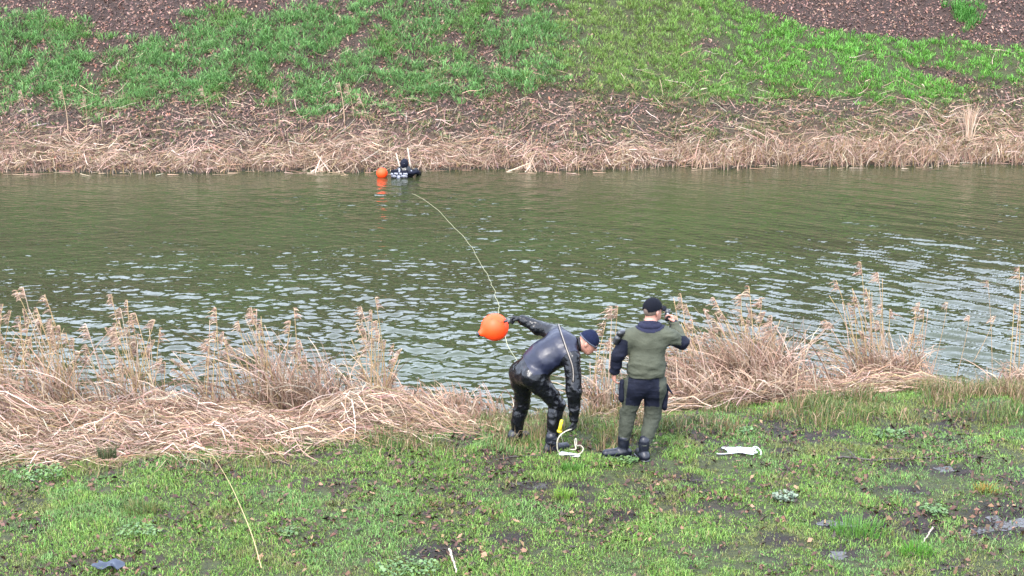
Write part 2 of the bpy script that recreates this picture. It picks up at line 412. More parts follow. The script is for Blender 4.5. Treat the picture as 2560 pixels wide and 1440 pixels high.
# rough verge between lawn and reeds
x = R.uniform(-7.6, 8.4, 110000); y = R.uniform(13.6, 18.6, 110000)
keep = np.abs(x) < y * .352 + 1.2; x, y = x[keep], y[keep]
edge = (y - near_edge(x)) / (near_shore(x) - near_edge(x))
tu = fbm(x * 2.6, y * 2.6, 120, 3)
d = sst(-.5, -.1, edge) * (1 - sst(.93, 1.02, edge)) * sst(.38, .58, tu) * np.interp(x, [-7, -3, -1.2, 0, 2, 8], [.12, .18, .6, .75, .9, 1])
keep = R.uniform(size=len(x)) < d; x, y, tu = x[keep], y[keep], tu[keep]; n = len(x)
base = np.stack([x, y, ground_z(x, y) - .01], 1)
hh = R.uniform(.08, .20, n) * (.6 + .9 * sst(.4, .75, tu)) * np.interp(x, [-1, 2], [.75, 1])
a = R.uniform(0, 6.28, n); ll = np.abs(R.normal(.45, .4, n)); lean = np.stack([np.cos(a), np.sin(a)], 1) * ll[:, None]
tan = pal([(172, 146, 112), (150, 124, 92), (128, 108, 78), (186, 160, 126)], n); grn = pal([(98, 122, 62), (88, 108, 60), (118, 136, 76), (130, 130, 76)], n)
cc = np.where((R.uniform(size=n) < np.interp(fbm(x * 1.4, y * 1.4, 122, 3), [.3, .7], [.2, .75]))[:, None], tan, grn)
o = link('verge_grass', (lambda m: mesh_np('verge_grass', *m))(blades(base, hh, R.uniform(.006, .011, n), lean, cc)), M_grass)
tag(o, 'rough tufted tan and green grass along the near water edge', 'grass', kind='stuff')

# far bank grass
def tufts(cx, cy, nb, rad, hlo, hhi, lean0, cols, jit=.12, dn=.6):
    n = len(cx); tot = n * nb
    a = R.uniform(0, 6.28, tot); r = np.sqrt(R.uniform(0, 1, tot)) * np.repeat(rad, nb)
    x = np.repeat(cx, nb) + np.cos(a) * r; y = np.repeat(cy, nb) + np.sin(a) * r * .8
    base = np.stack([x, y, ground_z(x, y) - .01], 1)
    sc = np.repeat(R.uniform(.7, 1.25, n), nb)
    h = R.uniform(hlo, hhi, tot) * sc
    ll = lean0 * (.3 + r / np.repeat(rad, nb)) * R.uniform(.6, 1.3, tot)
    lean = np.stack([np.cos(a), np.sin(a) - dn * .5], 1) * ll[:, None]
    return blades(base, h, R.uniform(.010, .018, tot), lean, cols(x, y, tot, nb, n))
def far_pts(n, y1=46):
    x = R.uniform(-18.5, 18.5, n); y = R.uniform(34.6, y1, n)
    k = np.abs(x) < y * .352 + 2.4; x, y = x[k], y[k]; z = ground_z(x, y)
    k = z > WL + .03
    return x[k], y[k], z[k]
parts = []
x, y, z = far_pts(19000); u, v, L, Rr, iso, mixd, stw = far_masks(x, y, z)
cl = fbm(x * 2.4, y * 1.6, 130, 3)
d = L * sst(.32, .48, cl); k = R.uniform(size=len(x)) < d * .95; lx, ly = x[k], y[k]
def colL(x, y, tot, nb, n):
    t = np.repeat(R.normal(size=n), nb); c = pal([(112, 162, 84), (126, 174, 96), (142, 188, 112), (90, 140, 72)], tot, .14) * (1 + .16 * t)[:, None]
    h = sst(.52, .66, fbm(x * .7, y * .7, 131)); return mixc(c, pal([(118, 160, 74), (104, 150, 66)], tot), h * .7)
parts.append(tufts(lx, ly, 24, R.uniform(.07, .2, len(lx)),   .11, .26, 1.0, colL))
x, y, z = far_pts(27000); u, v, L, Rr, iso, mixd, stw = far_masks(x, y, z)
cl = fbm(x * 1.8, y * 1.8, 133, 3)
k = R.uniform(size=len(x)) < Rr * (.45 + .55 * sst(.32, .5, cl)); rx, ry = x[k], y[k]
def colR(x, y, tot, nb, n):
    t = np.repeat(R.normal(size=n), nb)
    c = pal([(122, 188, 72), (104, 172, 66), (138, 198, 84), (128, 190, 86)], tot, .12) * (1 + .16 * t)[:, None]
    u, v = proj(x, y, ground_z(x, y)); yel = sst(2050, 1500, u + 400 * (fbm(x * .6, y * .6, 134) - .5)) * .75
    return mixc(c, pal([(148, 172, 88), (134, 160, 84), (160, 168, 100)], tot), yel)
parts.append(tufts(rx, ry, 17, R.uniform(.06, .14, len(rx)), .07, .17, .8, colR))
k = R.uniform(size=len(x)) < 1.2 * mixd * sst(.36, .56, fbm(x * 1.5, y * 1.5, 135)) * .75 + .05 * stw
def colM(x, y, tot, nb, n):
    return np.where((R.uniform(size=tot) < .62)[:, None], pal([(122, 146, 78), (104, 134, 70), (92, 120, 66)], tot), pal([(178, 158, 116), (160, 136, 100)], tot))
parts.append(tufts(x[k], y[k], 12, R.uniform(.05, .12, k.sum()), .05, .13, .9, colM))
o = link('bank_grass', mesh_np('bank_grass', *merge(parts)), M_grass)
tag(o, 'bright green grass tufts growing over the far slope', 'grass', kind='stuff')

# the wood on top of the far bank, above the picture, that the water mirrors
n = 11000; x = R.uniform(-42, 42, n); y = R.uniform(50, 60, n); top = 3.6 + 2.4 * fbm(x * .16, y * .16, 170, 3) + 1.6 * fbm(x * .5, y * .3, 171)
z = 7.2 + R.uniform(0, 1, n) ** .8 * top
V1, F1, C1 = leafmesh(np.stack([x, y, z], 1), R.uniform(.4, 1.1, n), pal([(50, 48, 38), (58, 60, 40), (48, 46, 36), (60, 62, 42)], n, .12), 1.6)
parts = [(V1, F1, C1)]
for i in range(46):
    tx, ty = -41 + i * 1.8 + random.uniform(-.6, .6), random.uniform(51, 58); h = random.uniform(4, 7); b0 = np.array([tx, ty, gz(tx, ty) - .3]); k = 7
    V_, F_ = (lambda P, r: tube(P, r, 7))(np.array([b0 + np.array([.25 * math.sin(i + j * .7), .2 * math.cos(j + i), h * j / (k - 1)]) for j in range(k)]), np.linspace(.22, .05, k))
    parts.append((V_, F_, np.tile(lin((74, 64, 54)), (len(V_), 1))))
o = link('woodland', mesh_np('woodland', *merge(parts)), M_leaf); tag(o, 'dark bare and ivy clad wood along the top of the far bank', 'wood', kind='stuff')

# the lone round tuft high on the far slope
def place_at_far(px, py):
    for Y in np.arange(34, 50, .02):
        p = at(px, py, Y)
        if p[2] < gz(p[0], Y): return p
    return p
p = place_at_far(2412, 36); e = empty('grass_tuft', (p[0], p[1], gz(p[0], p[1])), 'bright green round grass tuft alone among dead leaves at the top of the far slope', 'grass tuft')
cx = p[0] + R.normal(size=60) * .2; cy = p[1] + R.normal(size=60) * .3
Vv, Fl, Cc = tufts(cx, cy, 22, np.full(60, .1), .12, .26, .6, lambda x, y, t, nb, n: pal([(92, 154, 64), (108, 168, 74), (80, 140, 60)], t))
link('blade', mesh_np('blade', rel(Vv, e), Fl, Cc), M_grass, e)['kind'] = 'stuff'

# ------------------------------------------------------------------ dead leaves
x, y, z = far_pts(132000); u, v, L, Rr, iso, mixd, stw = far_masks(x, y, z)
d = np.clip(1 - .93 * Rr - .25 * L - .45 * stw - .4 * mixd * sst(1000, 1800, u), .03, 1) * (1 - .6 * iso) * (.55 + .6 * fbm(x * 2, y * 2, 140))
k = R.uniform(size=len(x)) < d; x, y, z = x[k], y[k], z[k]; n = len(x)
c = np.stack([x, y, z + R.uniform(.0, .04, n)], 1)
cc = pal([(112, 82, 70), (132, 98, 84), (84, 60, 52), (148, 114, 98), (176, 140, 122), (58, 42, 38), (138, 90, 66)], n, .16, [.24, .22, .2, .13, .06, .10, .05]) * (.6 + .8 * fbm(x * 2.5, y * 2.5, 144, 3))[:, None]
o = link('leaf_litter', mesh_np('leaf_litter', *leafmesh(c, R.uniform(.03, .085, n), cc, .4, .5)), M_leaf)
tag(o, 'brown and purplish dead leaves covering the far slope', 'leaves', kind='stuff')
x = R.uniform(-7, 7.2, 30000); y = R.uniform(10.4, 15.6, 30000); k = (np.abs(x) < y * .352 + 1) & (R.uniform(size=30000) < sst(.42, .68, fbm(x * 1.6, y * 1.6, 142, 3)) * .75 + .12) & (y < near_edge(x) + .5)
x, y = x[k], y[k]; n = len(x); c = np.stack([x, y, ground_z(x, y) + .012], 1)
leafcol = [(110, 78, 60), (140, 104, 80), (84, 58, 48), (164, 126, 98), (66, 50, 44)]
cc = pal([(92, 66, 52), (70, 50, 42), (54, 42, 36), (120, 88, 68), (150, 118, 90)], n, .2, [.28, .28, .22, .14, .08])
o = link('leaf_scraps', mesh_np('leaf_scraps', *leafmesh(c + [0, 0, .008], R.uniform(.018, .06, n), cc, .5)), M_leaf)
tag(o, 'scraps of brown dead leaf scattered through the near grass', 'leaves', kind='stuff')

# the leaves that lie clear on the near lawn, one object each
def curled_leaf(i):
    r = random.Random(i); k = 11; V = []; Fl = []
    for a in range(k):
        t = a / k * 6.283; rad = .5 * (1 + .28 * math.sin(5 * t + i) + .1 * r.random())
        X = math.cos(t) * rad; Y = math.sin(t) * rad * .62
        V.append((X, Y, .5 * Y * Y + .35 * abs(X) ** 2 + .05 * r.random()))
    V.append((.0, 0, .0)); Fl = [(a, (a + 1) % k, k) for a in range(k)]
    V.append((.62, .02, .14)); V.append((.95, .08, .2)); V.append((.95, .11, .2)); Fl.append((k + 1, k + 2, k + 3))
    me = bpy.data.meshes.new('dead_leaf'); me.from_pydata(V, [], Fl)
    c = lin(leafcol[i % 5]) * 1.1 * KA; a = me.color_attributes.new('Col', 'FLOAT_COLOR', 'POINT')
    for q in a.data: q.color = (c[0], c[1], c[2], 1)
    me.materials.append(M_leaf); return me
LM = [curled_leaf(i) for i in range(5)]; used = set(); seenp = set()
LMK = [('dark rush tuft', 268, 1140), ('olive grass tuft', 355, 1282), ('arching reed stalk', 590, 1270), ('dark plastic scrap', 272, 1428), ('pale broken stick', 1133, 1410), ('bending diver', 1340, 1135),
       ('standing man', 1580, 1150), ('white rope pile', 1850, 1135), ('greyish weed patch', 1962, 1250), ('long fallen branch', 2280, 1150), ('straw stub', 2318, 1350), ('widest puddle', 2525, 1298),
       ('large pale weed patch', 1020, 1424), ('light green tuft', 1410, 1245), ('end of the reed stalk', 650, 1420), ('left weed patch', 100, 1188)]
for (a, b_) in [(452, 1178), (625, 1180), (275, 1172), (130, 1215), (298, 1225), (232, 1228), (200, 1240), (370, 1222), (320, 1280), (455, 1272), (525, 1290), (570, 1290), (240, 1380), (145, 1335), (660, 1245),
                (765, 1200), (845, 1140), (600, 1305), (700, 1235), (760, 1280), (530, 1240), (860, 1285), (1145, 1183), (995, 1210), (1085, 1270), (1060, 1345), (1150, 1345), (1165, 1215), (1235, 1270),
                (1290, 1310), (1360, 1313), (1400, 1240), (1490, 1175), (1515, 1262), (1545, 1285), (1480, 1345), (1430, 1370), (1310, 1380), (960, 1380), (1840, 1180), (1755, 1170), (1920, 1215),
                (1995, 1165), (2145, 1205), (2115, 1260), (2200, 1130), (2400, 1240), (2320, 1240), (1990, 1225), (1860, 1315), (2385, 1340), (2170, 1330), (1600, 1345), (1705, 1330), (1375, 1160),
                (40, 1290), (80, 1325), (60, 1380), (400, 1330), (690, 1340), (900, 1330), (560, 1390), (650, 1395), (2480, 1390), (2450, 1150), (2240, 1095), (1250, 1175), (930, 1240), (1040, 1300), (1210, 1395)]:
    al = PITCH + math.atan((b_ - 720) / F); Y = 5.4 / math.tan(al); p = at(a, b_, Y)
    nm, la, lb = min(LMK, key=lambda q: abs(q[1] - a) + 2 * abs(q[2] - b_))
    if abs(la - a) > 1.6 * abs(lb - b_): rel_ = 'left of' if a < la else 'right of'
    else: rel_ = 'above' if b_ < lb else 'below'
    ci = [c for c in random.sample(range(5), 5)]; c0 = next((c for c in ci if (c, rel_, nm) not in used), None)
    if c0 is None: rel_ = 'further ' + rel_; c0 = ci[0]
    ci = c0; used.add((ci, rel_, nm))
    o = link('dead_leaf', LM[ci]); o.location = (p[0], Y, gz(p[0], Y) + .022)
    s = random.uniform(.045, .08); o.scale = (s, s, s); o.rotation_euler = (random.uniform(-.5, .5), random.uniform(-.5, .5), random.uniform(0, 6.28))
    tag(o, '%s curled dead leaf on the lawn %s the %s' % (('brown', 'tan', 'dark reddish', 'pale', 'blackish')[ci], rel_, nm), 'leaf', 'dead leaves lying on the near lawn')

# ------------------------------------------------------------------ reed litter
strawcols = [(214, 184, 158), (196, 164, 138), (230, 204, 180), (176, 142, 118), (204, 166, 144), (146, 118, 98)]
def mound_h(x, y):
    """thickness of the flattened reeds on the near bank"""
    e = (y - near_edge(x)) / (near_shore(x) - near_edge(x))
    prof = sst(-.08 + .22 * (fbm(x * 1.4, y * 0, 154) - .5), .34, e) * (1 - .55 * sst(.8, 1.15, e))
    w = np.interp(x, [-8, -6, -4, -2.5, -1.6, -.9, -.45, .2, .9, 1.4, 1.9, 3.2, 3.7, 4.0, 5.0, 5.4, 6, 6.4, 8], [.42, .36, .34, .3, .4, .3, .05, .0, .0, .04, .22, .24, .16, .14, .2, .06, .02, .05, .2])
    return prof * w * (.1 + 1.8 * fbm(x * 1.1, y * 1.5, 150, 3) ** 1.5 * 1.3), w, e
N = 38000
x = R.uniform(-8, 8.3, N); y = R.uniform(13.7, 18.8, N); H, w, e = mound_h(x, y)
k = (np.abs(x) < y * .352 + 1.2) & (R.uniform(size=N) < np.clip(w * 3.6, 0, 1) * sst(-.12, .08, e + .12 * (fbm(x * 2, y * 2, 151) - .5)) * (1 - sst(1.1, 1.22, e)) * np.interp(x, [1.5, 2], [1, .85]))
k &= ~((x > 1.5) & (e < .28 + .3 * (fbm(x * 1.3, x * 0, 156) - .5)))
x, y, H, e = x[k], y[k], H[k], e[k]; n = len(x)
ln = R.uniform(.3, 1.0, n); flow = (fbm(x * .7, y * .9, 152, 3) - .5) * 3.4 - .25
ang = flow + R.normal(size=n) * .55 + np.where(R.uniform(size=n) < .16, R.uniform(-1.5, 1.5, n), 0)
K = 6; s = np.linspace(-.5, .5, K); P = np.zeros((n, K, 3)); bend = R.normal(size=n) * .25
lift = R.uniform(0, 1, n) ** .7
for j, t in enumerate(s):
    aa = ang + bend * t
    P[:, j, 0] = x + np.cos(aa) * ln * t; P[:, j, 1] = y + np.sin(aa) * ln * t
    hj, _, _ = mound_h(P[:, j, 0], P[:, j, 1]); gzz = np.maximum(ground_z(P[:, j, 0], P[:, j, 1]), WL)
    P[:, j, 2] = gzz + hj * lift + .01 + R.normal(size=n) * .012 + np.maximum(0, R.normal(size=n)) * .05 * (1 - (2 * t) ** 2)
cc = pal(strawcols + [(120, 94, 76), (166, 140, 104)], n, .2)
o = link('reed_litter', mesh_np('reed_litter', *strands(P, R.uniform(.004, .013, n), cc)), M_straw)
tag(o, 'flattened pale dead reeds matted along the near bank', 'dead reeds', kind='stuff')

x, y, z = far_pts(112000, 41); u, v, L, Rr, iso, mixd, stw = far_masks(x, y, z)
dd = y - far_shore(x)
k = R.uniform(size=len(x)) < stw * (.25 + .75 * sst(330, 400, v)) * (.3 + sst(.38, .56, fbm(x * 1.0, y * 2.2, 160, 3))) * .95 + .02 * (v > 130) + .10 * sst(200, 330, v)
x, y, z, v, dd = x[k], y[k], z[k], v[k], dd[k]; n = len(x)
ln = R.uniform(.12, .5, n) * R.choice([1, 1, 1, 1.6], n); ang = (fbm(x * .8, y * .8, 161, 3) - .5) * 4.2 + R.normal(size=n) * .8
K = 4; s = np.linspace(-.5, .5, K); P = np.zeros((n, K, 3)); bend = R.normal(size=n) * .25
tip = np.where(R.uniform(size=n) < .3, R.uniform(.0, .35, n), 0) * ln; li = R.uniform(0, .12, n) ** 1
for j, t in enumerate(s):
    aa = ang + bend * t
    P[:, j, 0] = x + np.cos(aa) * ln * t; P[:, j, 1] = y + np.sin(aa) * ln * t
    P[:, j, 2] = np.maximum(ground_z(P[:, j, 0], P[:, j, 1]), WL) + .015 + li + tip * (t + .5)
o1 = strands(P, R.uniform(.006, .0135, n), pal(strawcols + [(118, 92, 72), (158, 136, 100)], n, .2))
# upright fringe at the far waterline
m = 8200; x = R.uniform(-15, 15, m); fs = far_shore(x); rt = sst(2, 7, x)
y = fs + R.uniform(-.15, .5, m) + .25 * rt * R.uniform(-.6, 1, m); k = R.uniform(size=m) < np.interp(x, [-15, -2, 3, 6], [.55, .45, .6, 1]) * (.35 + .9 * fbm(x * 1.6, x * 0, 163)); x, y = x[k], y[k]; m = len(x)
P = np.zeros((m, 4, 3)); hgt = R.uniform(.1, .36, m) * (.7 + .6 * (x > 4)); dx = R.normal(size=m) * .35; dy = R.normal(size=m) * .3 - .35
zz = np.maximum(ground_z(x, y), WL - .03)
for j, t in enumerate(np.linspace(0, 1, 4)):
    P[:, j, 0] = x + dx * hgt * t * t; P[:, j, 1] = y + dy * hgt * t * t; P[:, j, 2] = zz + hgt * (t - .25 * t * t * np.abs(dy))
o2 = strands(P, R.uniform(.012, .022, m), pal(strawcols + [(168, 140, 96)], m, .13))
# floating bits
m = 110; x = R.uniform(-13, 13, m); y = far_shore(x) - R.uniform(.02, .7, m) ** 1.3; a = R.normal(size=m) * .5; ln = R.uniform(.1, .5, m)
P = np.zeros((m, 4, 3))
for j, t in enumerate(np.linspace(-.5, .5, 4)):
    P[:, j, 0] = x + np.cos(a) * ln * t; P[:, j, 1] = y + np.sin(a) * ln * t; P[:, j, 2] = WL + .02
o3 = strands(P, R.uniform(.012, .02, m), pal(strawcols, m, .13), .05)
o = link('bank_reed_litter', mesh_np('bank_reed_litter', *merge([o1, o2, o3])), M_straw)
tag(o, 'fallen dead reeds tangled along the far waterline', 'dead reeds', kind='stuff')

# ------------------------------------------------------------------ tubes
# ------------------------------------------------------------------ standing reed clumps
plumec = [(186, 156, 132), (162, 130, 110), (204, 176, 152)]
def plume(tip, d, L=.24, nb=34, droop=-1):
    """loose one-sided seed head at the end of a stalk"""
    P = np.zeros((nb, 4, 3)); s = R.uniform(0, 1, nb)
    b = tip - d * (L * .8 * (1 - s))[:, None]; l = R.uniform(.05, .12, nb) * (1.15 - .5 * s)
    sx = droop * R.uniform(.3, 1.1, nb) + R.normal(size=nb) * .25; sy = R.normal(size=nb) * .35
    for j, t in enumerate(np.linspace(0, 1, 4)):
        P[:, j] = b + np.stack([sx * l * t, sy * l * t, l * (.75 * t - .9 * t * t)], 1)
    return strands(P, R.uniform(.008, .014, nb), pal(plumec, nb, .12))
def reed_clump(px, py, Y, label, stalks, leaves=0, spread=.2, lh=.5, lean=-.12, cat='reeds'):
    """stalks: list of (tip px, tip py) ; each a part, its seed head a sub-part"""
    p0 = at(px, py, Y); bz = max(gz(p0[0], Y), WL); e = empty('reed_clump', (p0[0], Y, bz), label, cat, 'clumps of dead reeds on the near water edge')
    o0 = np.array(e.location); leaves = int(leaves * (.6 if px < 900 else .85)); lh = lh + (.22 if px < 900 else 0)
    more = [(q[0] + random.uniform(-26, 26), q[1] + random.uniform(8, 110), random.choice((0, .4, .8))) for q in stalks for _ in range(3)] if lh > .35 else []
    for q in list(stalks) + more:
        tx, ty = q[0], q[1]; pl = q[2] if len(q) > 2 else 1
        yb = Y + random.uniform(-.18, .18); tp = at(tx, ty, yb + random.uniform(-.1, .15))
        bx = q[3] if len(q) > 3 else px + random.uniform(-1, 1) * spread * 190 + (tx - px) * .25
        b = at(bx, py, yb); b[2] = max(gz(b[0], b[1]), WL) - .03
        mid = b * .5 + tp * .5 + np.array([(b[0] - tp[0]) * .18 + .03 * random.uniform(-1, 1), 0, .05])
        t = np.linspace(0, 1, 9)[:, None]; P = b * (1 - t) ** 2 + 2 * mid * t * (1 - t) + tp * t * t
        c = pal(strawcols[:1] + [(206, 176, 130), (194, 164, 116)], 1, .08)[0] * .95
        st = tubeobj('stalk', P, np.linspace(.0078, .0034, 9), M_straw, e, 5, c)
        if pl:
            d = nrm(P[-1] - P[-2]); V, Fl, C = plume(P[-1], d, L=.15 + .13 * random.random() * pl, nb=int(26 + 16 * random.random()), droop=-1 if random.random() < .85 else .6)
            link('plume', mesh_np('plume', V - o0, Fl, C), M_straw, st)
        if random.random() < .5:   # a dry leaf blade still on the stalk
            f = random.uniform(.3, .7); q0 = P[int(f * 8)]; LP = np.zeros((1, 5, 3)); sgn = random.choice((-1, -1, 1)); ll = random.uniform(.15, .32)
            for j, tt in enumerate(np.linspace(0, 1, 5)): LP[0, j] = q0 + np.array([sgn * ll * tt, .03 * tt, ll * (.55 * tt - .75 * tt * tt)])
            V, Fl, C = strands(LP, np.array([.010]), pal(strawcols, 1)); link('leaf', mesh_np('leaf', V - o0, Fl, C), M_straw, st)
    if leaves:
        n = leaves; x = p0[0] + R.normal(size=n) * spread; y = Y + R.normal(size=n) * spread * .55
        L = R.uniform(.45, 1.15, n) * lh * 1.75; a = R.uniform(0, 6.28, n); r = np.abs(R.normal(.22, .2, n)); K = 6; P = np.zeros((n, K, 3))
        z = np.maximum(ground_z(x, y), WL) - .02; hx = np.cos(a) * r + lean; hy = np.sin(a) * r * .8 - .1
        dr = R.uniform(.08, .6, n)
        for j, t in enumerate(np.linspace(0, 1, K)):
            P[:, j, 0] = x + L * hx * (t * .5 + .9 * t * t); P[:, j, 1] = y + L * hy * (t * .5 + .9 * t * t); P[:, j, 2] = np.maximum(z + L * (t - dr * t ** 2.4), z)
        V, Fl, C = strands(P, R.uniform(.009, .017, n), pal(strawcols, n, .12))
        link('dead_blade', mesh_np('dead_blade', V - o0, Fl, C), M_straw, e)['kind'] = 'stuff'
    return e
RC = [
 (15, 1000, 16.7, 'thick stand of dead reeds at the left end of the near bank', [(8, 760), (28, 775), (-25, 740), (50, 790), (0, 820), (75, 800)], 330, .32, .42),
 (165, 1010, 16.7, 'tallest reed clump with purplish seed heads leaning left near the left end', [(58, 718), (112, 738), (128, 800), (150, 815), (165, 832), (100, 800), (92, 770), (185, 845), (60, 860)], 420, .26, .52),
 (350, 1005, 16.8, 'pair of tall seed-headed reed bunches above the matted reeds', [(278, 735), (318, 750), (330, 790), (298, 800), (342, 835), (215, 812), (262, 820), (400, 820), (388, 800)], 240, .26, .4),
 (565, 1010, 16.95, 'thin reeds with one straight bare stalk and a long leaning stalk', [(540, 770, .6, 552), (432, 880, 0, 540), (560, 830), (512, 860), (470, 900, 0)], 170, .3, .3),
 (690, 1000, 17.0, 'slim reed bunch with a drooping brown plume left of the bending diver', [(628, 768), (642, 772), (650, 800), (596, 802, .4, 640), (668, 850), (735, 770, .3, 745)], 330, .24, .5),
 (800, 1010, 17.05, 'short spiky heap of dead reeds on the bulging part of the bank', [(760, 890, 0), (750, 850, .3), (820, 905, 0)], 520, .26, .4),
 (955, 990, 17.1, 'sparse tall reeds whose plumes arch left, standing before open water', [(902, 765), (938, 745), (930, 775), (912, 820, .3), (985, 860, .3), (965, 850, .4), (1000, 900, 0)], 130, .16, .5),
 (1110, 1030, 17.1, 'low rounded heap of dead reeds just left of the bending diver', [(1080, 980, 0), (1140, 985, 0)], 560, .34, .3),
 (1240, 1065, 16.8, 'few thin bent stalks behind the bending diver\'s heels', [(1205, 960, 0), (1252, 985, 0), (1232, 1000, 0)], 60, .2, .25),
 (1500, 1040, 17.0, 'thin reeds standing between the two men', [(1530, 765, .6, 1515), (1545, 765, .8, 1530), (1492, 880, 0), (1475, 905, 0), (1512, 890, 0)], 150, .16, .4),
 (1740, 1010, 17.2, 'tall reeds rising beside the standing man\'s raised elbow', [(1702, 735), (1715, 760), (1732, 800), (1760, 830, .3), (1690, 790, .5)], 800, .3, .6),
 (1890, 1015, 17.35, 'broad bushy mound of dead reeds right of the standing man', [(1785, 745), (1758, 772), (1800, 775), (1850, 775), (1872, 715, .3), (1905, 745, .3), (1930, 790, .3), (1950, 800, 0)], 1500, .30, .66),
 (2190, 985, 17.9, 'fan of tall reeds standing alone in the shallows', [(2152, 655), (2195, 682), (2090, 700, .2), (2165, 720), (2180, 745), (2205, 760, .3), (2120, 760, .3), (2060, 800, .6, 2150)], 600, .2, .5),
 (2265, 985, 17.9, 'bundle of bare reeds leaning right out over the water', [(2300, 757, .2, 2262), (2290, 775, 0, 2262), (2310, 800, 0, 2265), (2275, 830, 0, 2255)], 200, .14, .5),
 (1765, 1048, 16.5, 'low drooping heap of dead reeds against the standing man\'s right side', [], 620, .26, .36),
 (1935, 1040, 16.7, 'low drooping heap of dead reeds in front of the broad bushy mound', [], 620, .26, .36),
 (2130, 1018, 17.3, 'short pale heap of cut reeds in front of the fan of reeds', [], 420, .28, .26),
 (2545, 985, 17.9, 'dark based reeds at the right end of the near water edge', [(2548, 665), (2556, 690), (2535, 760, .2), (2580, 700)], 260, .2, .3),
]
for (a, b_, Y, lab, st, lv, sp, lh) in RC: reed_clump(a, b_, Y, lab, st, lv, sp, lh)
# single thin stalks standing in the near water
for (bx, by, tx, ty, lab) in [(2385, 960, 2425, 790, 'thin single reed stalk in the near water, left of three'), (2330, 930, 2370, 755, 'thin reed stalk slanting up beside the fan of reeds'),
                              (2482, 960, 2470, 700, 'thin straight reed stalk in the near water close to the right end'), (2432, 900, 2490, 790, 'short thin reed stalk slanting right in the near water')]:
    Y = 6.0 / math.tan(PITCH + math.atan((by - 720) / F)); b = at(bx, by, Y); b[2] = WL - .05; t_ = at(tx, ty, Y)
    e = empty('reed_stalk', b, lab, 'reed'); tubeobj('stalk', smooth_pts([b, b * .5 + t_ * .5 + np.array([.02, 0, 0]), t_], 8), np.linspace(.005, .002, 8), M_straw, e, 5, lin((196, 166, 130)) * KA)
    V, Fl, C = plume(t_, nrm(t_ - b), .12, 14); link('plume', mesh_np('plume', V - np.array(b), Fl, C), M_straw, e)

# far bank stubble clumps and stalks
for (a, b_, lab, n, s) in [(252, 428, 'low splayed clump of broken reeds at the far waterline, second from the left', 46, .34), (428, 422, 'wide splayed clump of broken reeds at the far waterline under the bare earth', 70, .5),
                           (805, 428, 'splayed clump of broken reed stems left of the floating orange buoy', 70, .36), (1325, 428, 'splayed clump of broken reeds reaching into the water right of the diver', 60, .4),
                           (1078, 420, 'small upright clump of broken reeds beside the diver\'s shoulder', 26, .2), (1540, 412, 'short upright reed stubs at the far waterline, right of the middle', 26, .22),
                           (60, 425, 'leftmost clump of broken reeds at the far waterline', 60, .4), (645, 415, 'thin crossed reeds at the far waterline between two splayed clumps', 30, .4)]:
    Y = 6.0 / math.tan(PITCH + math.atan((b_ - 720) / F)); c = at(a, b_, Y); e = empty('reed_stubble', (c[0], Y + .1, WL), lab, 'reeds', 'clumps of broken reeds at the far waterline')
    o0 = np.array(e.location)
    x = o0[0] + R.normal(size=n) * s * .3; y = o0[1] + R.uniform(-.1, .35, n); sg = np.sign(R.normal(size=n)); L = R.uniform(.25, .75, n) * (.6 + s)
    P = np.zeros((n, 4, 3)); hx = (x - o0[0]) / s * 1.6 + R.normal(size=n) * .35; hz = R.uniform(.25, 1, n)
    for j, t in enumerate(np.linspace(0, 1, 4)):
        P[:, j, 0] = x - L * hx * .7 * (1 - t); P[:, j, 1] = y - .25 * L * (1 - t); P[:, j, 2] = WL - .03 + L * hz * .75 * t
    V, Fl, C = strands(P, R.uniform(.014, .028, n), pal(strawcols[:3], n, .08)); link('stem', mesh_np('stem', V - o0, Fl, C), M_straw, e)['kind'] = 'stuff'
for (bx, by, tx, ty, lab, r) in [(862, 318, 848, 205, 'tallest dead reed on the far slope, above the floating buoy', .013), (885, 300, 868, 210, 'thin reed just right of the tallest one on the far slope', .007), (172, 335, 152, 215, 'seed-headed reed standing on the far slope near the left end', .012),
                              (72, 332, 52, 225, 'thin dead reed on the far slope nearest the left end', .008), (216, 338, 212, 240, 'thin straight reed right of the seed-headed one on the far slope', .006), (525, 325, 505, 215, 'thin leaning reed on the far slope left of the middle tufts', .006),
                              (700, 320, 686, 220, 'thin straight dead reed on the far slope halfway to the diver', .006), (1434, 365, 1432, 255, 'thin upright reed on the far slope in the middle', .005), (960, 415, 896, 235, 'long thin reed leaning left over the floating buoy', .007)]:
    b = place_at_far(bx, by); t_ = at(tx, ty, b[1] + .1); e = empty('reed_stalk', b, lab, 'reed')
    tubeobj('stalk', smooth_pts([b, b * .5 + t_ * .5 + np.array([.04, 0, 0]), t_], 8), np.linspace(r, r * .5, 8), M_straw, e, 5, lin((200, 168, 136)) * KA)
    V, Fl, C = plume(t_, nrm(t_ - b), .25, 22); V2 = t_ + (V - t_) * 1.3; link('plume', mesh_np('plume', V2 - np.array(b), Fl, C), M_straw, e)
b = place_at_far(2420, 352); e = empty('reed_bundle', b, 'upright pale sheaf of dead reeds on the far bank towards the right end', 'reeds'); o0 = np.array(b)
n = 60; P = np.zeros((n, 4, 3)); dx = R.normal(size=n); 
for j, t in enumerate(np.linspace(0, 1, 4)):
    P[:, j, 0] = o0[0] + .05 * dx + dx * .16 * t * t; P[:, j, 1] = o0[1] + .1 * t + R.normal(size=n) * .03; P[:, j, 2] = o0[2] + R.uniform(.7, .95, n) * t
V, Fl, C = strands(P, R.uniform(.012, .02, n), pal(strawcols[:3], n, .08)); link('stem', mesh_np('stem', V - o0, Fl, C), M_straw, e)['kind'] = 'stuff'
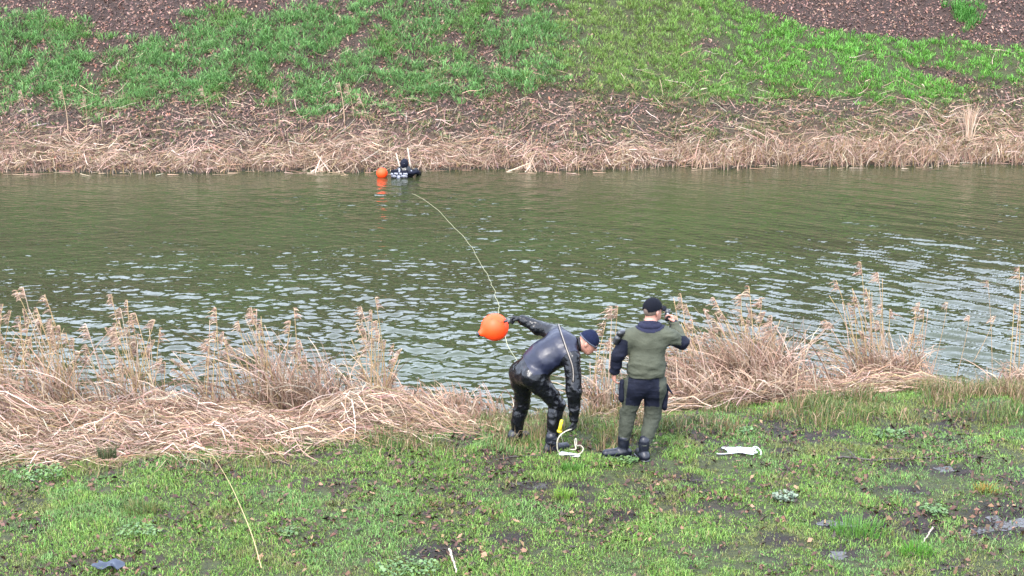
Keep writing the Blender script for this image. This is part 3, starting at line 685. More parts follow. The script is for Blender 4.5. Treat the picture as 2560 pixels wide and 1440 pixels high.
# two pale stakes behind the diver
for (bx, by, tx, ty, lab) in [(999, 415, 990, 383, 'pale leaning stake in the water just left of the diver\'s hood'), (1024, 402, 1019, 369, 'pale upright stake behind the diver\'s hood')]:
    b = at(bx, by, 34.7); t_ = at(tx, ty, 34.8); tag(tubeobj('wooden_stake', smooth_pts([b - (t_ - b) * .5, b, t_], 6), np.linspace(.022, .017, 6), M_pale, None, 7), lab, 'stake')

# ------------------------------------------------------------------ small things on the lawn
def on_lawn(px, py):
    al = PITCH + math.atan((py - 720) / F); Y = 5.4 / math.tan(al); p = at(px, py, Y); p[2] = gz(p[0], Y); return p
def twig(name, pts, r, m, lab, cat, side=(), lift=.015):
    P = [on_lawn(*q) + np.array([0, 0, lift]) for q in pts]; e = empty(name, P[0], lab, cat)
    n = 22; Q = smooth_pts(P, n) + R.normal(size=(n, 3)) * .003; tubeobj('stem', Q, np.linspace(r, r * .45, n), m, e, 6)
    for (i, q) in side:
        a = Q[i]; b = on_lawn(*q) + np.array([0, 0, .03]); tubeobj('side_shoot', smooth_pts([a, a * .5 + b * .5 + [0, 0, .02], b], 7), np.linspace(r * .55, r * .25, 7), m, e, 5)
    return e
twig('fallen_branch', [(2092, 1148), (2120, 1143), (2150, 1152), (2200, 1153), (2260, 1149), (2330, 1145), (2400, 1144), (2470, 1150)], .011, M_twig, 'long thin dark fallen branch across the wet grass on the right', 'branch', [(3, (2105, 1124)), (14, (2440, 1127))])
twig('fallen_branch', [(2395, 1125), (2420, 1137), (2455, 1150), (2490, 1152)], .007, M_twig, 'short curved dark twig at the right end of the long fallen branch', 'twig')
twig('fallen_branch', [(1240, 1153), (1290, 1145), (1340, 1143), (1390, 1142)], .008, M_twig, 'thin dark twig on the ground beside the bending diver\'s front boot', 'twig')
twig('fallen_branch', [(1686, 1206), (1740, 1207), (1800, 1202), (1832, 1197)], .006, M_twig, 'thin dark twig on the muddy grass below the standing man, to his right', 'twig')
twig('fallen_branch', [(2355, 1425), (2385, 1415), (2420, 1420), (2440, 1432)], .007, M_twig, 'dark arched twig at the bottom of the lawn, right side', 'twig')
twig('broken_stick', [(1124, 1384), (1133, 1412), (1141, 1446)], .012, M_pale, 'pale broken stick pointing up out of the bottom lawn', 'stick', lift=.05)
twig('reed_stub', [(2332, 1324), (2318, 1350), (2304, 1372)], .008, M_pale, 'short cut straw stub poking out of bright grass', 'straw', lift=.05)
# long fallen stalk
P = [on_lawn(655, 1450) + [0, 0, .12], on_lawn(635, 1385) + [0, 0, .16], on_lawn(608, 1315) + [0, 0, .17], on_lawn(578, 1245) + [0, 0, .15], on_lawn(548, 1190) + [0, 0, .12], on_lawn(524, 1150) + [0, 0, .10]]
e = empty('reed_stalk', on_lawn(655, 1450), 'long pale arching reed stalk crossing the near lawn', 'reed')
tubeobj('stalk', smooth_pts(P, 22), np.linspace(.0048, .0024, 22), M_straw, e, 6, lin((200, 178, 130)) * KA)
# pale broad-leaved weeds
def weed(px, py, rad, nl, cols, lab):
    p = on_lawn(px, py); e = empty('weed_patch', p, lab, 'weeds'); n = nl
    a = R.uniform(0, 6.28, n); r = np.sqrt(R.uniform(0, 1, n)) * rad; x = p[0] + np.cos(a) * r; y = p[1] + np.sin(a) * r * .8; c = np.stack([x, y, ground_z(x, y) + R.uniform(.015, .06, n)], 1)
    s = R.uniform(.009, .018, n); k = 7; th = np.arange(k) / k * 6.283; tl = R.normal(size=(n, 2)) * .35
    V = np.zeros((n, k + 1, 3)); V[:, k] = c
    for j in range(k):
        V[:, j, 0] = c[:, 0] + math.cos(th[j]) * s; V[:, j, 1] = c[:, 1] + math.sin(th[j]) * s; V[:, j, 2] = c[:, 2] + s * .3 + (math.cos(th[j]) * tl[:, 0] + math.sin(th[j]) * tl[:, 1]) * s
    i = (np.arange(n) * (k + 1))[:, None]; Fc = np.concatenate([i + np.array([[j, (j + 1) % k, k]]) for j in range(k)])
    link('leaf', mesh_np('leaf', V.reshape(-1, 3) - np.array(p), Fc, np.repeat(pal(cols, n, .1), k + 1, 0)), M_grass, e)['kind'] = 'stuff'
gp = [(112, 146, 88), (132, 164, 108), (98, 132, 76), (120, 150, 80)]; gy = [(160, 176, 150), (134, 154, 128), (150, 166, 142)]
weed(1568, 1158, .11, 90, gp, 'small round-leaved weed patch at the standing man\'s left boot')
weed(1862, 1086, .12, 90, gp, 'round-leaved weed patch on the grass above the pile of white rope')
weed(1962, 1250, .12, 110, gy, 'greyish weed patch on the muddy lawn below the pile of white rope')
weed(2335, 1282, .13, 110, gp, 'pale weed patch beside the puddle on the right')
weed(1020, 1424, .28, 230, gp, 'large pale green weed patch at the bottom of the lawn, left of the middle')
weed(722, 1338, .10, 70, gp, 'small pale weed patch right of the arching reed stalk')
weed(2230, 1090, .2, 120, gp, 'scattered weed patch where the lawn meets the rough verge')
weed(350, 1338, .2, 120, gp, 'faint weed patch on the left of the lawn')
weed(100, 1188, .25, 140, gp, 'weed patch at the left end of the lawn under the flattened reeds')
# dark rush tuft and longer tufts
def ltuft(name, px, py, nb, rad, h0, h1, cols, lab, cat='grass tuft', lean=.35):
    p = on_lawn(px, py); e = empty(name, p, lab, cat); a = R.uniform(0, 6.28, nb); r = np.sqrt(R.uniform(0, 1, nb)) * rad
    x = p[0] + np.cos(a) * r; y = p[1] + np.sin(a) * r * .7; ll = R.uniform(0, lean * 2, nb)
    V, Fl, C = blades(np.stack([x, y, ground_z(x, y) - .01], 1), R.uniform(h0, h1, nb), R.uniform(.006, .01, nb), np.stack([np.cos(a), np.sin(a)], 1) * ll[:, None], pal(cols, nb, .12))
    link('blade', mesh_np('blade', V - np.array(p), Fl, C), M_grass, e)['kind'] = 'stuff'
ltuft('rush_tuft', 268, 1148, 150, .10, .1, .2, [(70, 84, 58), (92, 106, 70), (120, 118, 84)], 'dark green rush tuft at the foot of the flattened reeds on the left', 'rush tuft', .12)
ltuft('grass_tuft', 355, 1282, 220, .2, .07, .15, [(104, 128, 66), (140, 136, 84), (90, 112, 58)], 'longer olive grass tuft on the left of the lawn')
ltuft('grass_tuft', 1430, 1178, 130, .10, .05, .1, [(86, 138, 52), (98, 150, 60)], 'small bright green grass tuft in front of the two men')
ltuft('grass_tuft', 2150, 1330, 260, .26, .07, .16, [(112, 160, 70), (96, 146, 64)], 'long bright grass tuft beside the dark mud hollow on the right')
ltuft('grass_tuft', 2290, 1382, 170, .16, .06, .13, [(104, 160, 56), (92, 146, 54)], 'bright grass tuft around the straw stub')
ltuft('grass_tuft', 2465, 1232, 120, .12, .05, .11, [(190, 160, 84), (176, 140, 70), (120, 140, 70)], 'yellowing grass tuft near the puddle on the right')
ltuft('grass_tuft', 1410, 1245, 110, .11, .06, .12, [(120, 164, 64), (140, 172, 76)], 'light green grass tuft in front of the dark mud patch')
# puddles
M_pud = mat('wet_mud', (.045, .037, .033), rough=.3, spec=.3, nscale=12, namt=.4, bump=.012, bscale=16, rvar=.14)
PL = ['widest puddle, at the right end of the lawn', 'shallow puddle just left of the widest one', '', 'dark mud hollow left of the long bright grass tuft']
for i, (x0, y0, rx, ry) in enumerate([PUDW[q] for q in (0, 1, 3, 5, 8, 11)]):
    k = 30; V = [(x0, y0, 0)]; 
    for j in range(k):
        t = j / k * 6.283; rr = .46 * (1 + .3 * math.sin(2 * t + i) + .2 * math.sin(5 * t + 2 * i) + .12 * random.random()); V.append((x0 + math.cos(t) * rx * rr, y0 + math.sin(t) * ry * rr, 0))
    V = np.array(V); V[:, 2] = np.mean(ground_z(V[:, 0], V[:, 1])) + .002
    Fc = np.array([[0, 1 + j, 1 + (j + 1) % k] for j in range(k)])
    o = link('puddle', mesh_np('puddle', V, Fc), M_pud); tag(o, 'wet mud puddle in the near lawn', kind='structure')
# scrap of dark plastic
p = on_lawn(272, 1430); V, Fc = grid(np.linspace(-.11, .11, 14), np.linspace(-.07, .07, 9), lambda X, Y: .03 + .05 * fbm(X * 14, Y * 14, 200) + .02 * np.sin(X * 40))
V[:, 0] += .02 * np.sin(V[:, 1] * 40); V = V + p
tag(link('plastic_scrap', mesh_np('plastic_scrap', V, Fc, smooth=True), mat('dark_plastic', (.02, .032, .06), rough=.35, spec=.35)), 'crumpled dark blue plastic scrap at the bottom left of the lawn', 'litter')

# ------------------------------------------------------------------ figures: distance fields -> one closed skin
class Fig:
    def __init__(s): s.p = []
    def cap(s, a, b, ra, rb, k=.02, flat=None, f=1.):
        s.p.append(('c', np.array(a, float), np.array(b, float), ra, rb, k, None if flat is None else nrm(flat), f)); return s
    def ell(s, c, rad, ax, k=.015, sub=False):
        s.p.append(('s' if sub else 'e', np.array(c, float), np.array(rad, float), np.array([nrm(v) for v in ax]), k)); return s
    def cut(s, pt, n):      # keep the side where (x-pt).n < 0
        s.p.append(('h', np.array(pt, float), nrm(n))); return s
    def mesh(s, vox, grow=0.):
        lo, hi = [], []
        for q in s.p:
            if q[0] == 'c': r = max(q[3], q[4]) * max(1, q[7]) + .03 + grow; lo += [np.minimum(q[1], q[2]) - r]; hi += [np.maximum(q[1], q[2]) + r]
            elif q[0] == 'e': r = q[2].max() + .03 + grow; lo += [q[1] - r]; hi += [q[1] + r]
        lo = np.min(lo, 0); hi = np.max(hi, 0); n = np.ceil((hi - lo) / vox).astype(int) + 2
        D = np.full(tuple(n), .2, np.float32); ax = [lo[i] + np.arange(n[i]) * vox for i in range(3)]
        for q in s.p:
            if q[0] == 'h':
                X = (ax[0] - q[1][0])[:, None, None] * q[2][0] + (ax[1] - q[1][1])[None, :, None] * q[2][1] + (ax[2] - q[1][2])[None, None, :] * q[2][2]
                D = np.maximum(D, X.astype(np.float32)); continue
            if q[0] == 'c': r = max(q[3], q[4]) * max(1, q[7]) + .06 + grow; a0 = np.minimum(q[1], q[2]) - r; a1 = np.maximum(q[1], q[2]) + r
            else: r = q[2].max() + .06 + grow; a0 = q[1] - r; a1 = q[1] + r
            i0 = np.clip(((a0 - lo) / vox).astype(int), 0, n); i1 = np.clip(((a1 - lo) / vox).astype(int) + 2, 0, n)
            sl = tuple(slice(i0[i], i1[i]) for i in range(3))
            X, Y, Z = np.meshgrid(ax[0][sl[0]], ax[1][sl[1]], ax[2][sl[2]], indexing='ij')
            if X.size == 0: continue
            if q[0] == 'c':
                a, b = q[1], q[2]; ab = b - a; L2 = ab.dot(ab) + 1e-12
                t = np.clip(((X - a[0]) * ab[0] + (Y - a[1]) * ab[1] + (Z - a[2]) * ab[2]) / L2, 0, 1)
                dx, dy, dz = X - a[0] - t * ab[0], Y - a[1] - t * ab[1], Z - a[2] - t * ab[2]
                if q[6] is not None:
                    w = (dx * q[6][0] + dy * q[6][1] + dz * q[6][2]) * (1 / q[7] - 1); dx, dy, dz = dx + w * q[6][0], dy + w * q[6][1], dz + w * q[6][2]
                d = np.sqrt(dx * dx + dy * dy + dz * dz) - (q[3] + (q[4] - q[3]) * t) - grow; k = q[5]
            else:
                A = q[3]; rad = q[2] + (grow if q[0] == 'e' else 0); dx, dy, dz = X - q[1][0], Y - q[1][1], Z - q[1][2]
                l = [(dx * A[i][0] + dy * A[i][1] + dz * A[i][2]) for i in range(3)]
                k0 = np.sqrt(sum((l[i] / rad[i]) ** 2 for i in range(3))); k1 = np.sqrt(sum((l[i] / rad[i] ** 2) ** 2 for i in range(3))) + 1e-9
                d = k0 * (k0 - 1) / k1; k = q[4]
            o_ = D[sl]
            if q[0] == 's':
                D[sl] = np.maximum(o_, -d); continue
            h = np.clip(.5 + .5 * (o_ - d) / k, 0, 1); D[sl] = o_ + (d - o_) * h - k * h * (1 - h)
        return nets(D, lo, vox)
def nets(D, lo, vox):
    """surface nets: one vertex per crossed cell, one quad per crossed edge"""
    s = D < 0; c = np.zeros(tuple(np.array(D.shape) - 1), np.int8)
    for i in (0, 1):
        for j in (0, 1):
            for k in (0, 1): c += s[i:s.shape[0] - 1 + i, j:s.shape[1] - 1 + j, k:s.shape[2] - 1 + k]
    act = (c > 0) & (c < 8); ids = -np.ones(c.shape, np.int64); I = np.argwhere(act); ids[act] = np.arange(len(I))
    acc = np.zeros((len(I), 3)); cnt = np.zeros(len(I))
    cor = [(i, j, k) for i in (0, 1) for j in (0, 1) for k in (0, 1)]
    for a in cor:
        for axs in range(3):
            if a[axs]: continue
            b = list(a); b[axs] = 1
            da = D[I[:, 0] + a[0], I[:, 1] + a[1], I[:, 2] + a[2]]; db = D[I[:, 0] + b[0], I[:, 1] + b[1], I[:, 2] + b[2]]
            m = (da < 0) != (db < 0); t = np.where(m, da / np.where(m, da - db, 1), 0)
            P = np.tile(np.array(a, float), (len(I), 1)); P[:, axs] += t; acc += P * m[:, None]; cnt += m
    V = (I + acc / cnt[:, None]) * vox + lo; Fs = []
    for axs in range(3):
        a1, a2 = [q for q in range(3) if q != axs]
        sa = s.take(range(s.shape[axs] - 1), axs); sb = s.take(range(1, s.shape[axs]), axs)
        E = np.argwhere(sa != sb); E = E[(E[:, a1] > 0) & (E[:, a2] > 0) & (E[:, a1] < s.shape[a1] - 1) & (E[:, a2] < s.shape[a2] - 1)]
        q = []
        for (o1, o2) in ((1, 1), (0, 1), (0, 0), (1, 0)):
            G = E.copy(); G[:, a1] -= o1; G[:, a2] -= o2; q.append(ids[G[:, 0], G[:, 1], G[:, 2]])
        q = np.stack(q, 1); fl = sa[E[:, 0], E[:, 1], E[:, 2]]
        if axs == 1: fl = ~fl
        q[~fl] = q[~fl][:, ::-1]; q = q[(q >= 0).all(1)]; Fs.append(q)
    return V, np.concatenate(Fs)
def vnormals(V, Fc):
    n = np.cross(V[Fc[:, 2]] - V[Fc[:, 0]], V[Fc[:, 3]] - V[Fc[:, 1]]); N = np.zeros_like(V)
    for i in range(4): np.add.at(N, Fc[:, i], n)
    return N / (np.linalg.norm(N, axis=1, keepdims=True) + 1e-12)
def wrinkle(V, Fc, amp, sc, seed=0, wfun=None):
    """cloth folds: ridges running along the stretched axis of the noise"""
    N = vnormals(V, Fc); d = np.zeros(len(V)); sc = np.array(sc)
    for i in range(len(V)):
        p = V[i] * sc + seed; q = mnoise.noise(Vector(p)); q2 = mnoise.noise(Vector(p * 2.3 + 5))
        d[i] = (1 - 2.2 * abs(q)) * .7 + (1 - 2 * abs(q2)) * .25 - .35
    if wfun is not None: d = d * wfun(V)
    return V + N * (d * amp)[:, None]
def piece(name, V, Fc, m, parent, keep=None):
    if keep is not None: Fc = Fc[keep]
    if len(Fc) < 12: return None
    u, inv = np.unique(Fc, return_inverse=True); Fc = inv.reshape(-1, 4); V = V[u]
    return link(name, mesh_np(name, V - np.array(parent.location)[None, :], Fc, smooth=True), m, parent)
def addhand(Fg, w, d, n, th, curl=.5, s=1., grip=0.):
    """palm and five fingers; d towards the fingertips, n out of the palm, th towards the thumb"""
    d = nrm(d); n = nrm(n - d * np.dot(n, d)); th = nrm(th - d * np.dot(th, d) - n * np.dot(th, n))
    for o_ in (-.026, -.009, .009, .026):
        Fg.cap(w + th * o_ * .6 * s, w + d * .082 * s + th * o_ * s, .017 * s, .0135 * s, .014)
    for o_, L, c in ((.030, .070, .85), (.010, .078, 1.), (-.010, .072, 1.05), (-.029, .056, 1.15)):
        p = w + d * .084 * s + th * o_ * s; a = .18 + curl * .35 * c; dd = d + th * o_ * 2.2
        for f_, r0, r1 in ((.45, .0100, .0092), (.32, .0092, .0085), (.26, .0085, .0072)):
            a += curl * .95 * c; q = p + (nrm(dd) * math.cos(a) + n * math.sin(a)) * L * f_ * s; Fg.cap(p, q, r0 * s, r1 * s, .0035); p = q
            
    p = w + th * .024 * s + d * .022 * s; q = p + nrm(th * .75 + d * .6 + n * .35) * .040 * s; Fg.cap(p, q, .0135 * s, .0115 * s, .012)
    q2 = q + nrm(th * .25 + d * .8 + n * (.3 + grip)) * .032 * s; Fg.cap(q, q2, .011 * s, .0085 * s, .006)
def addhead(Fg, c, f, u, s=1.):
    f = nrm(f); u = nrm(u - f * np.dot(u, f)); r = np.cross(f, u); A = (r, f, u)
    Fg.ell(c + u * .022 * s - f * .012 * s, (.076 * s, .097 * s, .092 * s), A, .02)
    Fg.ell(c + f * .028 * s - u * .035 * s, (.062 * s, .066 * s, .085 * s), A, .025)
    Fg.cap(c - u * .085 * s + f * .055 * s - r * .018 * s, c - u * .085 * s + f * .055 * s + r * .018 * s, .022 * s, .022 * s, .02)
    Fg.cap(c + f * .088 * s + u * .012 * s, c + f * .112 * s - u * .026 * s, .008 * s, .0125 * s, .012)
    Fg.cap(c + f * .096 * s - u * .027 * s - r * .012 * s, c + f * .096 * s - u * .027 * s + r * .012 * s, .008 * s, .008 * s, .006)
    Fg.cap(c + f * .083 * s + u * .026 * s - r * .035 * s, c + f * .083 * s + u * .026 * s + r * .035 * s, .012 * s, .012 * s, .012)
    Fg.cap(c + f * .088 * s - u * .053 * s - r * .018 * s, c + f * .088 * s - u * .053 * s + r * .018 * s, .0075 * s, .0075 * s, .005)
    Fg.cap(c + f * .086 * s - u * .066 * s - r * .014 * s, c + f * .086 * s - u * .066 * s + r * .014 * s, .008 * s, .008 * s, .006)
    for g_ in (-1, 1):
        Fg.ell(c + r * .076 * g_ * s - u * .012 * s - f * .012 * s, (.011 * s, .020 * s, .033 * s), (nrm(r + f * .35 * g_), f, u), .008)
        Fg.ell(c + f * .092 * s + r * .033 * g_ * s + u * .006 * s, (.014 * s, .010 * s, .010 * s), A, .004, sub=True)
    return f, u, r
M_skin = mat('skin', (.60, .29, .21), rough=.5, spec=.4, nscale=30, namt=.12); 
M_skin.node_tree.nodes['Principled BSDF'].inputs['Subsurface Weight'].default_value = .12
M_skin.node_tree.nodes['Principled BSDF'].inputs['Subsurface Radius'].default_value = (.02, .008, .005)
M_eye = mat('eye', (.12, .09, .08), rough=.2)
M_rub = mat('black_rubber', (.006, .0065, .009), rough=.22, spec=.24, nscale=18, namt=.3, bump=.010, bscale=17, rvar=.08)
M_rubsky = mat('rubber_sky_sheen', (.012, .015, .036), rough=.38, spec=.25, nscale=14, namt=.25, bump=.002, bscale=22, rvar=.06)  # same black rubber, lighter and bluer: sky reflection put into the colour
M_glove = mat('glove_neoprene', (.004, .005, .007), rough=.6, spec=.25, nscale=40, namt=.3)
M_knit = mat('navy_knit', (.009, .014, .042), rough=.9, spec=.1, nscale=60, namt=.4, bump=.006, bscale=120)
M_knitedge = mat('grey_knit', (.09, .10, .13), rough=.9, spec=.2, nscale=60, namt=.3)
M_zip = mat('zip_tape', (.30, .25, .20), rough=.5, metal=.3, nscale=200, namt=.4)
M_olive = mat('olive_fabric', (.080, .086, .058), rough=.8, spec=.15, nscale=10, namt=.16, bump=.004, bscale=60)
M_trouser = mat('trouser_fabric', (.056, .062, .044), rough=.8, spec=.15, nscale=12, namt=.2, bump=.006, bscale=45)
M_navy = mat('navy_fabric', (.006, .008, .020), rough=.8, spec=.14, nscale=25, namt=.3, bump=.003, bscale=60)
M_neop = mat('collar_neoprene', (.016, .018, .042), rough=.85, spec=.14, nscale=40, namt=.25)
M_boot = mat('boot_rubber', (.007, .009, .018), rough=.42, spec=.3, nscale=20, namt=.4)
M_cap = mat('black_cap_cloth', (.004, .005, .010), rough=.9, spec=.1, nscale=50, namt=.3)
M_hair = mat('short_hair', (.16, .11, .08), rough=.8, nscale=90, namt=.4)
M_orange = mat('orange_vinyl', (1.6, .098, .012), rough=.55, spec=.25, nscale=7, namt=.12, rvar=.06)
M_black = mat('black_plastic', (.012, .012, .014), rough=.4)
M_metal = mat('steel', (.45, .45, .47), rough=.3, metal=.9)
M_yellow = mat('yellow_plastic', (.75, .60, .02), rough=.4)
M_rope = mat('white_rope', (.7, .7, .75), rough=.8, nscale=150, namt=.15)
M_cream = mat('cream_rope', (.62, .56, .40), rough=.75, nscale=120, namt=.2)
M_fline = mat('floating_line', (.40, .39, .22), rough=.6, nscale=60, namt=.3)
M_grey = mat('grey_webbing', (.42, .43, .50), rough=.55, nscale=30, namt=.2)

def eyes(c, f, u, r, par):
    for g_ in (-1, 1):
        Fg = Fig().ell(c + f * .084 + r * .033 * g_ + u * .006, (.0115, .0115, .0115), (r, f, u)); V, Q = Fg.mesh(.004); piece('eye', V, Q, M_eye, par)

# ---------- the bending diver
g1 = at(1330, 1125, 14.4)
P1 = empty('person', (g1[0], 14.4, gz(g1[0], 14.4)), 'person in shiny black rubber drysuit and navy beanie bending down beside the water', 'person')
J = dict(pel=at(1322, 928, 14.48), waist=at(1358, 896, 14.47), chest=at(1398, 872, 14.48), neck=at(1440, 862, 14.48),
         lsh=at(1388, 832, 14.66), lel=at(1342, 818, 14.78), lwr=at(1305, 799, 14.80),
         rsh=at(1430, 897, 14.32), rel=at(1436, 978, 14.22), rwr=at(1436, 1046, 14.22),
         lhip=at(1309, 934, 14.60), lkn=at(1305, 1010, 14.72), lan=at(1287, 1098, 14.72),
         rhip=at(1338, 944, 14.38), rkn=at(1393, 1008, 14.42), ran=at(1379, 1106, 14.34))
def on_ground(p, dz): q = np.array(p); q[2] = gz(p[0], p[1]) + dz; return q
hc = at(1471, 857, 14.50); hf, hu = nrm((.82, -.12, -.52)), nrm((.5, -.05, .86))
ax = nrm(J['chest'] - J['pel']); shv = J['rsh'] - J['lsh']; nb = nrm(np.cross(ax, shv)); nb = nb if nb[1] < 0 else -nb
latv = nrm(np.cross(nb, ax))
def p1_body(Fg, b):          # b: how much thicker the cloth is than the body
    g = b
    Fg.cap(J['pel'], J['waist'], .158 + g, .168 + g, .06, nb, .84)
    Fg.cap(J['waist'], J['chest'], .170 + g, .188 + g, .06, nb, .80)
    Fg.cap(J['lsh'] * .82 + J['rsh'] * .18, J['rsh'] * .82 + J['lsh'] * .18, .078 + g, .078 + g, .06)
    Fg.cap(J['chest'], J['neck'], .10 + g, .062 + g * .5, .05)
    for s_ in ('l', 'r'):
        Fg.cap(J[s_ + 'hip'], J[s_ + 'kn'], .105 + g, .068 + g, .05)
        Fg.cap(J[s_ + 'kn'], J[s_ + 'an'], .064 + g, .046 + g, .03)
        Fg.cap(J[s_ + 'kn'] * .72 + J[s_ + 'an'] * .28 + np.array([-.012, -.01, 0]), J[s_ + 'kn'] * .5 + J[s_ + 'an'] * .5 + np.array([-.012, -.01, 0]), .060 + g, .052 + g, .03)
        Fg.cap(J[s_ + 'hip'] + np.array([-.04, -.02, .02]), J[s_ + 'hip'] * .75 + J[s_ + 'kn'] * .25 + np.array([-.03, 0, 0]), .105 + g, .095 + g, .04)
        q = g * (2.6 if g > 0 and s_ == 'r' else 1.8 if g > 0 else 1)
        Fg.cap(J[s_ + 'sh'], J[s_ + 'el'], .066 + q, .052 + q, .05)
        Fg.cap(J[s_ + 'el'], J[s_ + 'wr'], .052 + q, .033 + q * .7, .03)
Fg = Fig(); p1_body(Fg, -.012)
Fg.cap(J['neck'], hc - hu * .05 - hf * .02, .058, .056, .03); f1, u1, r1 = addhead(Fg, hc, hf, hu, .97)
Fg.cap(J['lan'], on_ground(J['lan'], .05), .04, .04, .02); Fg.cap(on_ground(J['lan'], .05), on_ground(J['lan'] + [.09, .10, 0], .04), .04, .03, .02)
Fg.cap(J['ran'], on_ground(J['ran'], .05), .04, .04, .02); Fg.cap(on_ground(J['ran'], .05), on_ground(J['ran'] + [.11, .09, 0], .04), .04, .03, .02)
lhd = nrm(J['lwr'] - J['lel']); lhd = nrm(lhd + np.array([-.25, 0, -.15])); rhd = nrm((.02, -.05, -1))
addhand(Fg, J['lwr'] + lhd * .01, lhd, np.array([0, -.3, -1.]), np.array([0, -1, .2]), .75, .98, .3)
addhand(Fg, J['rwr'] + rhd * .01, rhd, np.array([-.8, .2, 0]), np.array([-.3, -1., 0]), .55, .98, .4)
V, Q = Fg.mesh(.0085); piece('body', V, Q, M_skin, P1); eyes(hc, f1, u1, r1, P1)
# suit
Fg = Fig(); p1_body(Fg, .009)
Fg.cut(J['lwr'] + lhd * .0, lhd) if False else None
V, Q = Fg.mesh(.009)
def wf1(V):
    w = np.full(len(V), .5)
    for k_, r_, a_ in (('lkn', .16, 1.3), ('rkn', .17, 1.4), ('lan', .2, 1.2), ('ran', .2, 1.2), ('lel', .13, 1.3), ('rel', .16, 1.1), ('lwr', .15, 1.), ('rwr', .2, 1.), ('rhip', .15, 1.1), ('lsh', .1, .9)):
        w = np.maximum(w, a_ * np.exp(-((V - J[k_]) ** 2).sum(1) / r_ ** 2))
    back = sst(.0, .08, (V - J['chest']) @ nb) * np.exp(-(((V - (J['chest'] * .6 + J['waist'] * .4)) ** 2).sum(1)) / .3 ** 2)
    return w * (1 - .9 * back)
V = wrinkle(V, Q, .018, (6.5, 6.5, 8.), 3, wf1); V = wrinkle(V, Q, .008, (11, 11, 20.), 13, wf1)
cen = V[Q].mean(1); below_boot = np.zeros(len(Q), bool)
for s_ in ('l', 'r'):
    k_ = J[s_ + 'an']; below_boot |= (np.linalg.norm(cen[:, :2] - k_[:2], axis=1) < .13) & (cen[:, 2] < k_[2] + .03)
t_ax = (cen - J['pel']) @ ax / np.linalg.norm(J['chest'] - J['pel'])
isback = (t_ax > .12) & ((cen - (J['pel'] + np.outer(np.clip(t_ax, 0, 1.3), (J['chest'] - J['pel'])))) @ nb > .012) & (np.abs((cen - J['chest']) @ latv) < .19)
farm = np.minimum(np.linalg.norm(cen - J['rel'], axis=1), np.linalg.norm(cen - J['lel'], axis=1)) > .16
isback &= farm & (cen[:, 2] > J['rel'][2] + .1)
suit = piece('drysuit', V, Q, M_rub, P1); tag(suit, 'shiny black rubber drysuit')
# smoother matte back with the sky's sheen put into its colour sits as its own skin 3 mm proud
N_ = vnormals(V, Q); piece('back_sky_sheen', V + N_ * .003, Q, M_rubsky, P1, isback)
bv = BVHTree.FromPolygons([tuple(v) for v in V], [tuple(q) for q in Q.tolist()])
def onto(bv, px, py, off=.004):
    d = Vector(at(px, py, 20) - CAM).normalized(); h = bv.ray_cast(Vector(CAM), d)
    return None if h[0] is None else np.array(h[0] + (h[1] if h[1].dot(d) < 0 else -h[1]) * off)
def surf_line(bv, pts, n, off=.004):
    pts = np.array(pts, float); d = np.concatenate([[0], np.cumsum(np.linalg.norm(np.diff(pts, axis=0), axis=1))]); t = np.linspace(0, d[-1], n)
    o_ = [onto(bv, np.interp(q, d, pts[:, 0]), np.interp(q, d, pts[:, 1]), off) for q in t]; o_ = [q for q in o_ if q is not None]
    return smooth_pts(o_, n)
zp = [(1160 + a / 3.13, 720 + b_ / 3.13) for a, b_ in ((738, 290), (752, 330), (775, 400), (800, 470), (828, 540), (848, 600), (856, 660), (854, 735))]
Q1 = surf_line(bv, zp, 40, .010); V_, F_ = tube(Q1, .0065, 6); link('zip', mesh_np('zip', V_ - np.array(P1.location), F_, smooth=True), M_zip, P1)
Q2 = surf_line(bv, zp, 40, .000); V_, F_ = tube(Q2, .015, 6); link('zip_flap', mesh_np('zip_flap', V_ - np.array(P1.location), F_, smooth=True), M_rub, P1)
# boots
for s_, dv in (('l', (.10, .085, 0)), ('r', (.12, .07, 0))):
    Fg = Fig(); a = J[s_ + 'an']; Fg.cap(a + [0, 0, .06], a, .060, .055, .02); g_ = on_ground(a, .05); Fg.cap(a, g_, .056, .052, .03)
    tp = on_ground(a + np.array(dv) * 1.25, .038); Fg.cap(g_, tp, .050, .038, .03); Fg.cap(on_ground(a - np.array(dv) * .35, .045), g_, .042, .048, .03)
    Fg.cut(on_ground(a, .002), (0, 0, -1)); V, Q = Fg.mesh(.0085); V = wrinkle(V, Q, .006, (8, 8, 12), 9); b_o = piece('boot', V, Q, M_boot, P1)
    Fs = Fig(); Fs.cap(on_ground(a - np.array(dv) * .35, .012), tp - [0, 0, .026], .052, .048, .02, (0, 0, 1), .32); V, Q = Fs.mesh(.008); piece('sole', V, Q, M_black, P1)
# gloves
for (w_, d_, n_, t_, c_, g_, sc_) in ((J['lwr'] + lhd * .01, lhd, np.array([0, -.3, -1.]), np.array([0, -1, .2]), .75, .3, 1.), (J['rwr'] + rhd * .01, rhd, np.array([-.8, .2, 0]), np.array([-.3, -1., 0]), .55, .4, 1.)):
    Fg = Fig(); addhand(Fg, w_, d_, n_, t_, c_, .98, g_); Fg.cap(w_ - d_ * .07, w_, .043, .034, .02); V, Q = Fg.mesh(.006, .0035); piece('glove', V, Q, M_glove, P1)
